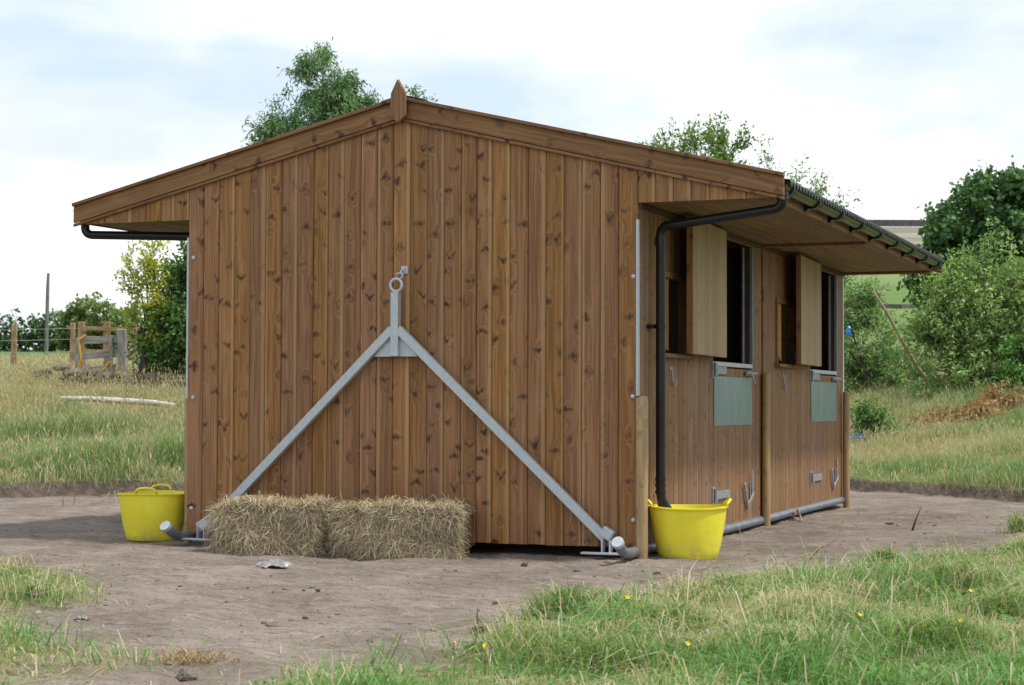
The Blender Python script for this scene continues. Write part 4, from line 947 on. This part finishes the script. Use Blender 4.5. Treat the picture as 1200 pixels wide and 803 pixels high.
# ================================================================== grass
def blades(P, h, w, lean, col, g, tipcol=None):
    n = len(P); an = g.uniform(0, 2 * math.pi, n); S = np.stack([np.cos(an), np.sin(an), np.zeros(n)], 1)
    la = g.uniform(0, 2 * math.pi, n); Ld = np.stack([np.cos(la), np.sin(la), np.zeros(n)], 1) * (lean * h)[:, None]
    up_ = np.array([0, 0, 1.0]); drop = np.clip(lean, 0, 1.9)[:, None]
    m1 = P + up_ * (h * .55)[:, None] + Ld * .25; tip = P + up_ * (h[:, None] * (1 - .42 * drop)) + Ld
    ww = w[:, None]
    V = np.stack([P - S * ww, P + S * ww, m1 - S * ww * .8, m1 + S * ww * .8, tip], 1).reshape(-1, 3)
    k = np.arange(n)[:, None] * 5
    tc_ = col if tipcol is None else tipcol
    C = np.stack([col, col, col, col, tc_], 1).reshape(-1, 3)
    return V, k + [0, 1, 3, 2], k + [2, 3, 4], C
def meadow(name, ulo, uhi, vlo, vhi, n, hfun, wlo, whi, green, straw, pstraw, mask, seed, label, lean=(.25, 1.25), heads=0.0, cvar=.35):
    g = np.random.default_rng(seed); u = g.uniform(ulo, uhi, n); v = g.uniform(vlo, vhi, n)
    # clumping
    keep = mask(u, v, g); u, v = u[keep], v[keep]; n = len(u)
    x, y = XY(u, v); P = np.stack([x, y, height(u, v) - .01], 1)
    cl = fbm(u * 1.3 + seed, v * 1.3, 3)
    h = hfun(u, v, g) * g.uniform(.55, 1.25, n)
    ps = np.clip(pstraw(u, v) + (cl - .5) * cvar, .02, .95); s_ = g.random(n) < ps
    t_ = g.random((n, 1)); gc = np.array(green[0]) * (1 - t_) + np.array(green[1]) * t_; sc2 = np.array(straw[0]) * (1 - t_) + np.array(straw[1]) * t_
    C = np.where(s_[:, None], sc2, gc)
    h = np.where(s_, h * 1.12, h); ln = g.uniform(lean[0], lean[1], n)
    V, q, t3, CC = blades(P, h, g.uniform(wlo, whi, n), ln, C, g)
    if heads > 0:                                           # seed heads on long stems
        hs = np.where(s_ & (g.random(n) < heads))[0]
        tips = V.reshape(n, 5, 3)[hs, 4]; hl = g.uniform(.035, .075, len(hs)); hw = hl * .14
        an = g.uniform(0, 6.28, len(hs)); S = np.stack([np.cos(an) * hw, np.sin(an) * hw, np.zeros(len(hs))], 1)
        ax = np.stack([g.normal(0, .3, len(hs)) * hl, g.normal(0, .3, len(hs)) * hl, hl], 1)
        HV = np.stack([tips - ax * .2, tips + ax * .4 + S, tips + ax, tips + ax * .4 - S], 1).reshape(-1, 3)
        off = len(V); hq = np.arange(len(hs) * 4).reshape(-1, 4) + off
        V = np.concatenate([V, HV]); q = np.concatenate([q, hq]); CC = np.concatenate([CC, np.repeat(C[hs] * np.array([1.0, .9, .85]), 4, 0)])
    o = np_mesh(name, V, q, t3, CC, 'grass'); o['kind'] = 'stuff'; o['label'] = label; o['category'] = 'grass'; return o

G1, G2 = (.115, .225, .07), (.28, .41, .17); S1, S2 = (.42, .36, .22), (.66, .60, .44)
# bank and field, left
meadow('meadow_grass', -12.5, -1.5, 18, 37, 300000, lambda u, v, g: (.19 + .34 * sstep(.35, .7, fbm(u * .8, v * .8, 3))) * (1 - .45 * sstep(27, 31, v)) * (.6 + .4 * sstep(.2, 1.5, bank_d(u, v))), 0.0022, .0045, (G1, G2), (S1, S2),
       lambda u, v: .20 + .42 * sstep(24, 33, v) + .5 * sstep(.8, .05, bank_d(u, v)), lambda u, v, g: (bank_d(u, v) > .02 + .22 * g.random(len(u))), 31, 'tall seeding meadow grass on the bank at left', heads=.45)
meadow('field_grass', -19, -6.5, 36, 60, 60000, lambda u, v, g: .24 + .22 * fbm(u * .6, v * .6, 3), .005, .011, ((.10, .15, .04), (.2, .25, .08)), (S1, S2), lambda u, v: .62 + 0 * u, lambda u, v, g: u > -.30 * v - 2, 32, 'straw coloured long grass of the field at left', heads=.4)
meadow('bank_grass', 3.3, 15.0, 13, 41, 330000, lambda u, v, g: (.15 + .24 * sstep(.35, .7, fbm(u * .9, v * .9, 3)) + .22 * sstep(6.6, 8.2, u)) * (.6 + .4 * sstep(.2, 1.5, bank_d(u, v))), 0.0022, .0047, (G1, G2), (S1, S2),
       lambda u, v: .12 + .55 * sstep(8.6, 6.4, u) * sstep(22.5, 27, v) + .5 * sstep(.8, .05, bank_d(u, v)), lambda u, v, g: (bank_d(u, v) > .02 + .22 * g.random(len(u))) & (u < .30 * v + 4), 33, 'long mixed grass on the bank at right', heads=.3)
meadow('rough_grass', 6, 20, 41, 62, 45000, lambda u, v, g: .3 + .2 * fbm(u, v, 2), .010, .02, ((.1, .16, .045), (.19, .25, .09)), (S1, S2), lambda u, v: .55 + 0 * u, lambda u, v, g: u > 0, 34, 'rough pasture grass behind the bushes at right')
meadow('seed_stems', -9.5, -4, 22, 34, 5200, lambda u, v, g: .50 + 0 * u, .0016, .0030, (G1, G2), (S1, (.60, .50, .33)), lambda u, v: .95 + 0 * u,
       lambda u, v, g: (fbm(u * .9 + 4, v * .9, 2) > .46) | ((u > -7.2) & (v > 30)), 36, 'tall pale seeding grass stems standing over the left bank', lean=(.1, .6), heads=1.0)
meadow('seed_stems', 4.5, 11, 22, 34, 3000, lambda u, v, g: .38 + 0 * u, .0016, .0030, (G1, G2), (S1, (.60, .50, .33)), lambda u, v: .95 + 0 * u,
       lambda u, v, g: (fbm(u * .9 + 4, v * .9, 2) > .5), 37, 'tall pale seeding grass stems standing over the right bank', lean=(.1, .6), heads=1.0)
# trodden grass in front
def fmask(u, v, g):
    s_ = grass_near(u, v); return (s_ > (-.25 + .65 * g.random(len(u)) ** 1.5)) & (g.random(len(u)) < (.30 + .70 * sstep(.1, 1.4, s_))) & (np.abs(u) < .30 * v + 2.6)
meadow('foreground_grass', -5.6, 7.0, 4.4, 15, 380000, lambda u, v, g: .035 + .18 * sstep(.45, .78, fbm(u * 1.9 + 2, v * 1.9, 3)) + .02 * sstep(0, 1.2, grass_near(u, v)) + .16 * (g.random(len(u)) < .02), .0018, .0038,
       ((.095, .235, .055), (.25, .42, .15)), ((.42, .36, .21), (.66, .59, .41)), lambda u, v: .36 + .34 * sstep(1.1, .1, grass_near(u, v)) - .22 * sstep(8.6, 6.5, v) + 1.7 * (fbm(u * 2.3 + 7, v * 2.3, 3) - .5), fmask, 35, 'trodden green and straw grass across the foreground', lean=(.5, 1.9), cvar=.9)
# tussocks
def tussock(px, py, n, rad, h, seed, straw_p, label):
    u, v = ground_at(px, py); u, v = float(u), float(v); g = np.random.default_rng(seed)
    a = g.uniform(0, 6.28, n); r_ = rad * np.abs(g.normal(0, .62, n)); uu = u + np.cos(a) * r_; vv = v + np.sin(a) * r_
    x, y = XY(uu, vv); P = np.stack([x, y, height(uu, vv) - .01], 1)
    hh = h * g.uniform(.35, 1.15, n) * np.exp(-(r_ / rad) ** 2 * .5); s_ = g.random(n) < straw_p; t_ = g.random((n, 1))
    C = np.where(s_[:, None], np.array(S1) * (1 - t_) + np.array(S2) * t_, np.array((.10, .20, .04)) * (1 - t_) + np.array((.25, .38, .10)) * t_)
    V, q, t3, CC = blades(P, hh, g.uniform(.0016, .0034, n), g.uniform(.4, 1.6, n), C, g)
    c = W(u, v); V = V - np.array(c)
    o = np_mesh('grass_tussock', V, q, t3, CC, 'grass'); o.location = c
    return tag(o, label, 'tussock', 'grass tussocks at the edge of the dirt')
tussock(668, 738, 1300, .24, .26, 41, .25, 'green grass tussock standing out where dirt meets grass, left of centre right')
tussock(1035, 668, 500, .15, .17, 42, .08, 'bright green low tussock on the dirt edge below the tall stick')
tussock(1120, 700, 900, .26, .24, 43, .45, 'broad half straw tussock near the right edge')
tussock(925, 785, 1200, .30, .20, 44, .1, 'lush green tussock at the bottom edge of the picture')
tussock(852, 702, 600, .15, .15, 47, .35, 'ragged mixed tussock on the dirt edge just below the yellow tub by the post')
tussock(780, 760, 1100, .28, .24, 48, .15, 'lush green tussock left of the bottom edge tussock, among buttercups')
tussock(1090, 775, 1200, .32, .24, 49, .12, 'lush green tussock at the bottom right beside the buttercups')
tussock(1175, 735, 900, .28, .22, 50, .3, 'shaggy green and straw tussock close to the right edge of the grass')
tussock(700, 795, 900, .24, .2, 52, .2, 'green tussock cut by the bottom edge, left of the lush ones')
tussock(22, 690, 900, .34, .15, 45, .3, 'green tussock on the dirt at the left edge')
tussock(1195, 625, 300, .12, .3, 46, .2, 'upright green tuft at the extreme right edge')

# broad leaved weeds among the grass
g = np.random.default_rng(71); n = 9000; u = g.uniform(-2.5, 4.2, n); v = g.uniform(5.2, 13, n); ok = (grass_near(u, v) > .25) & (fbm(u * 2.1 + 11, v * 2.1, 3) > .54) & (np.abs(u) < .3 * v + .6); u, v = u[ok], v[ok]; n = len(u)
x, y = XY(u, v); P = np.stack([x, y, height(u, v) + g.uniform(.005, .05, n)], 1); D = g.normal(0, 1, (n, 3)); D[:, 2] = g.uniform(.1, .9, n)
V, q = leaf_quads(P, D, g.uniform(.022, .055, n), .62, g); tn = g.random((n, 1)); o = np_mesh('weeds', V, q, None, np.repeat(np.array([.07, .19, .04]) * (1 - tn) + np.array([.20, .36, .10]) * tn, 4, 0), 'leaf')
o['kind'] = 'stuff'; o['label'] = 'low broad leaved weeds among the foreground grass'; o['category'] = 'weeds'
# ------------------------------------------------------------------ small things on the ground
# loose crumbs of soil and gravel: uncountable
g = np.random.default_rng(51); n = 26000; u = g.uniform(-5.5, 6, n); v = 6 + 16 * g.random(n) ** 1.9; ok = (grass_near(u, v) < .3) | (v > 15); ok &= bank_d(u, v) < .1
x, y = XY(u, v); ok &= ~((x > -3.7) & (x < .1) & (y > -.05) & (y < 7.4)); u, v, x, y = u[ok], v[ok], x[ok], y[ok]; n = len(u)
sz = np.minimum(np.exp(g.normal(math.log(.0052), .6, n)), .015); base = np.array([[1, 0, 0], [-.5, .87, 0], [-.5, -.87, 0], [.25, .1, .5]]) 
jit = g.uniform(.35, 1.5, (n, 4, 3)); an = g.uniform(0, 6.28, n); ca, sa = np.cos(an), np.sin(an)
b3 = base[None] * jit * sz[:, None, None]; V = np.stack([b3[..., 0] * ca[:, None] - b3[..., 1] * sa[:, None] + x[:, None], b3[..., 0] * sa[:, None] + b3[..., 1] * ca[:, None] + y[:, None], b3[..., 2] + (height(u, v) - .002)[:, None]], -1).reshape(-1, 3)
k = np.arange(n)[:, None] * 4; t3 = np.concatenate([k + [0, 1, 3], k + [1, 2, 3], k + [2, 0, 3]])
tn = g.random((n, 1)); CC = np.repeat(np.array([.11, .085, .068]) * (1 - tn ** 2) + np.array([.36, .31, .265]) * tn ** 2, 4, 0)
M['crumb'] = leaf_mat('soil_crumb', 0.0, .9, .1)
o = np_mesh('gravel', V, None, t3, CC, 'crumb'); o['kind'] = 'stuff'; o['label'] = 'loose crumbs of soil and gravel over the dirt'; o['category'] = 'gravel'
g = np.random.default_rng(57); n = 1500; u = g.uniform(-4.5, 5, n); v = 6.3 + 12 * g.random(n) ** 1.3; x, y = XY(u, v)
ok = (grass_near(u, v) < .25) & (bank_d(u, v) < .0) & ~((x > -3.75) & (x < .12) & (y > -.1) & (y < 7.4)); ok &= (fbm(u * 1.1, v * 1.1, 3) > .45) | (g.random(n) < .3); u, v, x, y = u[ok], v[ok], x[ok], y[ok]; n = len(u)
sv = [np.array([p.co[:] for p in m_.vertices]) for m_ in [stone_mesh(70 + i, 1) for i in range(6)]]; st_ = np.array([p.vertices[:] for p in stone_mesh(70, 1).polygons])
CV, CT, CCc = [], [], []
for i in range(n):
    r_ = min(.028, math.exp(g.normal(math.log(.010), .5))); a_ = g.uniform(0, 6.28); q_ = sv[i % 6] * np.array([r_ * g.uniform(.8, 1.5), r_ * g.uniform(.7, 1.1), r_ * .5])
    CT.append(st_ + len(CV) * len(q_)); CV.append(np.stack([q_[:, 0] * math.cos(a_) - q_[:, 1] * math.sin(a_) + x[i], q_[:, 0] * math.sin(a_) + q_[:, 1] * math.cos(a_) + y[i], q_[:, 2] + 0], 1)); t_ = g.random() ** 2; CCc.append(np.tile(np.array([.13, .102, .082]) * (1 - t_) + np.array([.36, .305, .26]) * t_, (len(q_), 1)))
hz0 = height(u, v)
for i in range(n): CV[i][:, 2] += hz0[i] + .002
o = np_mesh('soil_clods', np.concatenate(CV), None, np.concatenate(CT), np.concatenate(CCc), 'crumb'); o['kind'] = 'stuff'; o['label'] = 'small clods of broken soil scattered over the dirt'; o['category'] = 'soil clods'
# scattered dry stems on the dirt
n = 4200; u = g.uniform(-4.5, 5, n); v = 6.2 + 12 * g.random(n) ** 1.3; s_ = grass_near(u, v); ok = (s_ > -1.6 + g.random(n) * 1.6) | (g.random(n) < .12); ok &= bank_d(u, v) < 0
u, v = u[ok], v[ok]; n = len(u); x, y = XY(u, v); z = height(u, v); P = np.stack([x, y, z + .004], 1); an = g.uniform(0, 6.28, n); ln = g.uniform(.04, .22, n)
D = np.stack([np.cos(an), np.sin(an), g.uniform(-.02, .14, n)], 1) * ln[:, None]; S = np.stack([-np.sin(an), np.cos(an), np.zeros(n)], 1) * g.uniform(.001, .0022, n)[:, None]
V = np.stack([P - S, P + S, P + D * .5 + S + [0, 0, .008], P + D * .5 - S + [0, 0, .008], P + D + S * .6, P + D - S * .6], 1).reshape(-1, 3); k = np.arange(n)[:, None] * 6
tn = g.random((n, 1)); o = np_mesh('dry_stems', V, np.concatenate([k + [0, 1, 2, 3], k + [3, 2, 4, 5]]), None, np.repeat(np.array([.34, .25, .13]) * (1 - tn) + np.array([.58, .48, .30]) * tn, 6, 0), 'straw'); o['kind'] = 'stuff'; o['label'] = 'loose dry grass stems strewn over the dirt'; o['category'] = 'dry stems'

def ground_stone(px, py, s, mat, label, i, name='stone', cat='stone'):
    u, v = ground_at(px, py); p = W(float(u), float(v)); o = stone((p.x, p.y, p.z + s[2] * .55), s, mat, None, i=i); o.name = name; return tag(o, label, cat, 'stones lying on the dirt')
ground_stone(318, 731, (.035, .028, .022), 'pale_stone', 'tan wedge shaped stone on the open dirt at left centre', 1)
ground_stone(357, 721, (.024, .02, .016), 'stone', 'small dark stone just beyond the tan wedge shaped stone', 2)
ground_stone(378, 730, (.028, .018, .008), 'pale_stone', 'thin flat pale chip of stone beside the small dark stone', 3)
ground_stone(581, 705, (.022, .018, .020), 'pale_stone', 'single white grey pebble on the bare dirt in the middle', 4)
ground_stone(560, 743, (.042, .035, .034), 'clod', 'dark knobbly clod near the middle of the dirt', 5, 'clod', 'clod')
ground_stone(218, 797, (.048, .05, .030), 'stone', 'grey stone at the bottom edge beside the straw tuft', 6)
ground_stone(365, 690, (.02, .016, .012), 'pale_stone', 'pale pebble between the plastic sheet and the tan stone', 7)
ground_stone(372, 694, (.018, .016, .012), 'clod', 'dark pebble touching the pale pebble', 8)
ground_stone(676, 671, (.040, .026, .016), 'clod', 'brown flat clod below the foot of the right brace', 9)
ground_stone(614, 661, (.045, .03, .018), 'clod', 'brown clod in the disturbed earth under the gable wall', 0)
ground_stone(770, 675, (.028, .02, .015), 'clod', 'small brown clod in front of the yellow tub by the corner post', 3)
ground_stone(38, 713, (.05, .03, .03), 'stone', 'grey stone in the litter at the left edge', 4)
ground_stone(1043, 614, (.05, .035, .02), 'pale_stone', 'pale flat stone on the dirt in front of the tall stick', 5)
# plastic sheet scraps
def film(px, py, sx, sy, sz_, label, seed):
    u, v = ground_at(px, py); p = W(float(u), float(v)); g_ = random.Random(seed); bm = bmesh.new(); bmesh.ops.create_grid(bm, x_segments=14, y_segments=10, size=1.0)
    for v_ in bm.verts:
        x_, y_ = v_.co.x, v_.co.y; e_ = max(0, 1 - (x_ * x_ + y_ * y_) * .7); v_.co = Vector((x_ * sx * (1 + .25 * math.sin(y_ * 4 + seed)), y_ * sy * (1 + .2 * math.sin(x_ * 5)), sz_ * e_ * (.35 + .65 * abs(math.sin(x_ * 5 + y_ * 3 + seed) * math.cos(y_ * 6 - x_ * 2))) + g_.uniform(0, .008)))
    bmesh.ops.solidify(bm, geom=bm.faces[:], thickness=.002)
    return tag(bm_obj('plastic_sheet', bm, 'plastic_film', None, mw=Matrix.Translation(p + Vector((0, 0, .006))) @ Matrix.Rotation(YAW + .1, 4, 'Z')), label, 'plastic sheet')
film(322, 666, .10, .11, .045, 'crumpled grey plastic sheet on the dirt in front of the hay', 2)
film(96, 727, .03, .03, .02, 'tiny white scrap of plastic on the dry litter at left', 5)
# sticks
def gp(px, py, h=0.0): u, v = ground_at(px, py); return W(float(u), float(v), h)
stick('twig', [gp(1069, 622), gp(1069, 622) + Vector((.03, .02, .10)), gp(1069, 622) + Vector((.07, .03, .20))], .010, 'bark', 'short dark twig stuck upright in the dirt at right', 'twig')
stick('twig', [gp(942, 662, .01), gp(958, 648, .04), gp(981, 632, .03)], .006, 'dead_wood', 'thin brown twig lying across the dirt towards the door wall', 'twig')
stick('twig', [gp(884, 676, .0), gp(872, 664, .10), gp(866, 655, .22)], .004, 'dead_wood', 'pale bent dry stalk rising at the grass edge below the tub', 'twig')
stick('twig', [gp(560, 744, .03), gp(559, 740, .07), gp(560, 738, .10)], .006, 'bark', 'tiny dark stub standing out of the knobbly clod', 'twig')
for k_, (px, py) in enumerate(((936, 606), (933, 607))):
    pass
tag(tube('root_loop', [gp(930, 609, 0), gp(930, 609, .05) + Vector((0, 0, .02)), gp(934, 607, .09), gp(938, 609, .04), gp(939, 611, .0)], .012, 'dead_wood', None, 7), 'pale root looping out of the dirt in front of the far door', 'root')
# straw wad
u, v = ground_at(222, 778); g = np.random.default_rng(61); n = 330; a = g.uniform(0, 6.28, n); an_ = a; P = np.stack([*XY(float(u) + g.normal(0, .07, n), float(v) + g.normal(0, .05, n)), np.full(n, gz(float(u), float(v)))], 1)
V, q, t3, CC = blades(P + np.stack([g.normal(0, .05, n), g.normal(0, .05, n), 0 * an_], 1), g.uniform(.03, .10, n), g.uniform(.0012, .0025, n), g.uniform(1.6, 2.6, n), np.array([.40, .29, .15]) * g.uniform(.6, 1.2, (n, 1)), g)
c = W(float(u), float(v)); o = np_mesh('straw_tuft', V - np.array(c), q, t3, CC, 'straw'); o.location = c; tag(o, 'flattened tuft of dead straw on the dirt near the bottom edge', 'straw tuft')
# roots hanging from the cut bank
for px, py, h, lb in ((1003, 556, .18, 'bleached stems hanging from the cut bank beside the far post'), (150, 592, .15, 'dry stems trailing down the cut bank left of the tub')):
    u, v = ground_at(px, py); n = 26; g = np.random.default_rng(int(px)); P = np.stack([*XY(float(u) + g.normal(0, .35, n), float(v) + g.normal(0, .12, n)), np.full(n, 0.0)], 1); P[:, 2] = height(*UV(P[:, 0], P[:, 1]))
    V, q, t3, CC = blades(P, g.uniform(.08, .25, n), g.uniform(.004, .007, n), g.uniform(.6, 1.3, n), np.array([.48, .40, .25]) * g.uniform(.7, 1.1, (n, 1)), g)
    c = W(float(u), float(v)); o = np_mesh('dry_stalks', V - np.array(c), q, t3, CC, 'straw'); o.location = c; tag(o, lb, 'dry stalks')
# buttercups
bme = bmesh.new()
for k in range(5):
    a = k * 2 * math.pi / 5; d = Vector((math.cos(a), math.sin(a), 0)); s = Vector((-d.y, d.x, 0))
    vs = [bme.verts.new(p) for p in (Vector((0, 0, 0)), d * .007 + s * .005 + Vector((0, 0, .003)), d * .012 + Vector((0, 0, .008)), d * .007 - s * .005 + Vector((0, 0, .003)))]; bme.faces.new(vs)
pet = bpy.data.meshes.new('flower_head'); bme.to_mesh(pet); bme.free(); pet.materials.append(M['petal'])
bme = bmesh.new(); add_tube(bme, [(0, 0, 0), (.004, 0, .08), (0, .003, .16)], .0014, 5); stm = bpy.data.meshes.new('stem'); bme.to_mesh(stm); bme.free()
M['stem'] = plain('flower_stem', (.09, .17, .03)); stm.materials.append(M['stem'])
first = None
for px, py in ((806, 805), (837, 808), (872, 738), (973, 730), (1008, 778), (1032, 788), (1083, 791), (1126, 777), (532, 812), (568, 811), (1138, 744), (736, 765), (767, 752), (1000, 727)):
    e = empty('buttercup', gp(px, py), 'small yellow buttercup flower in the foreground grass', 'buttercup', 'buttercups in the foreground grass', random.uniform(0, 6))
    sc3 = random.uniform(.75, 1.15)
    s = bpy.data.objects.new('stem', stm); COL.objects.link(s); s.parent = e; s.scale = (1, 1, sc3)
    f = bpy.data.objects.new('flower_head', pet); COL.objects.link(f); f.parent = e; f.location = (0, .003, .158 * sc3); f.rotation_euler = (random.uniform(.2, .9), random.uniform(-.4, .4), 0)
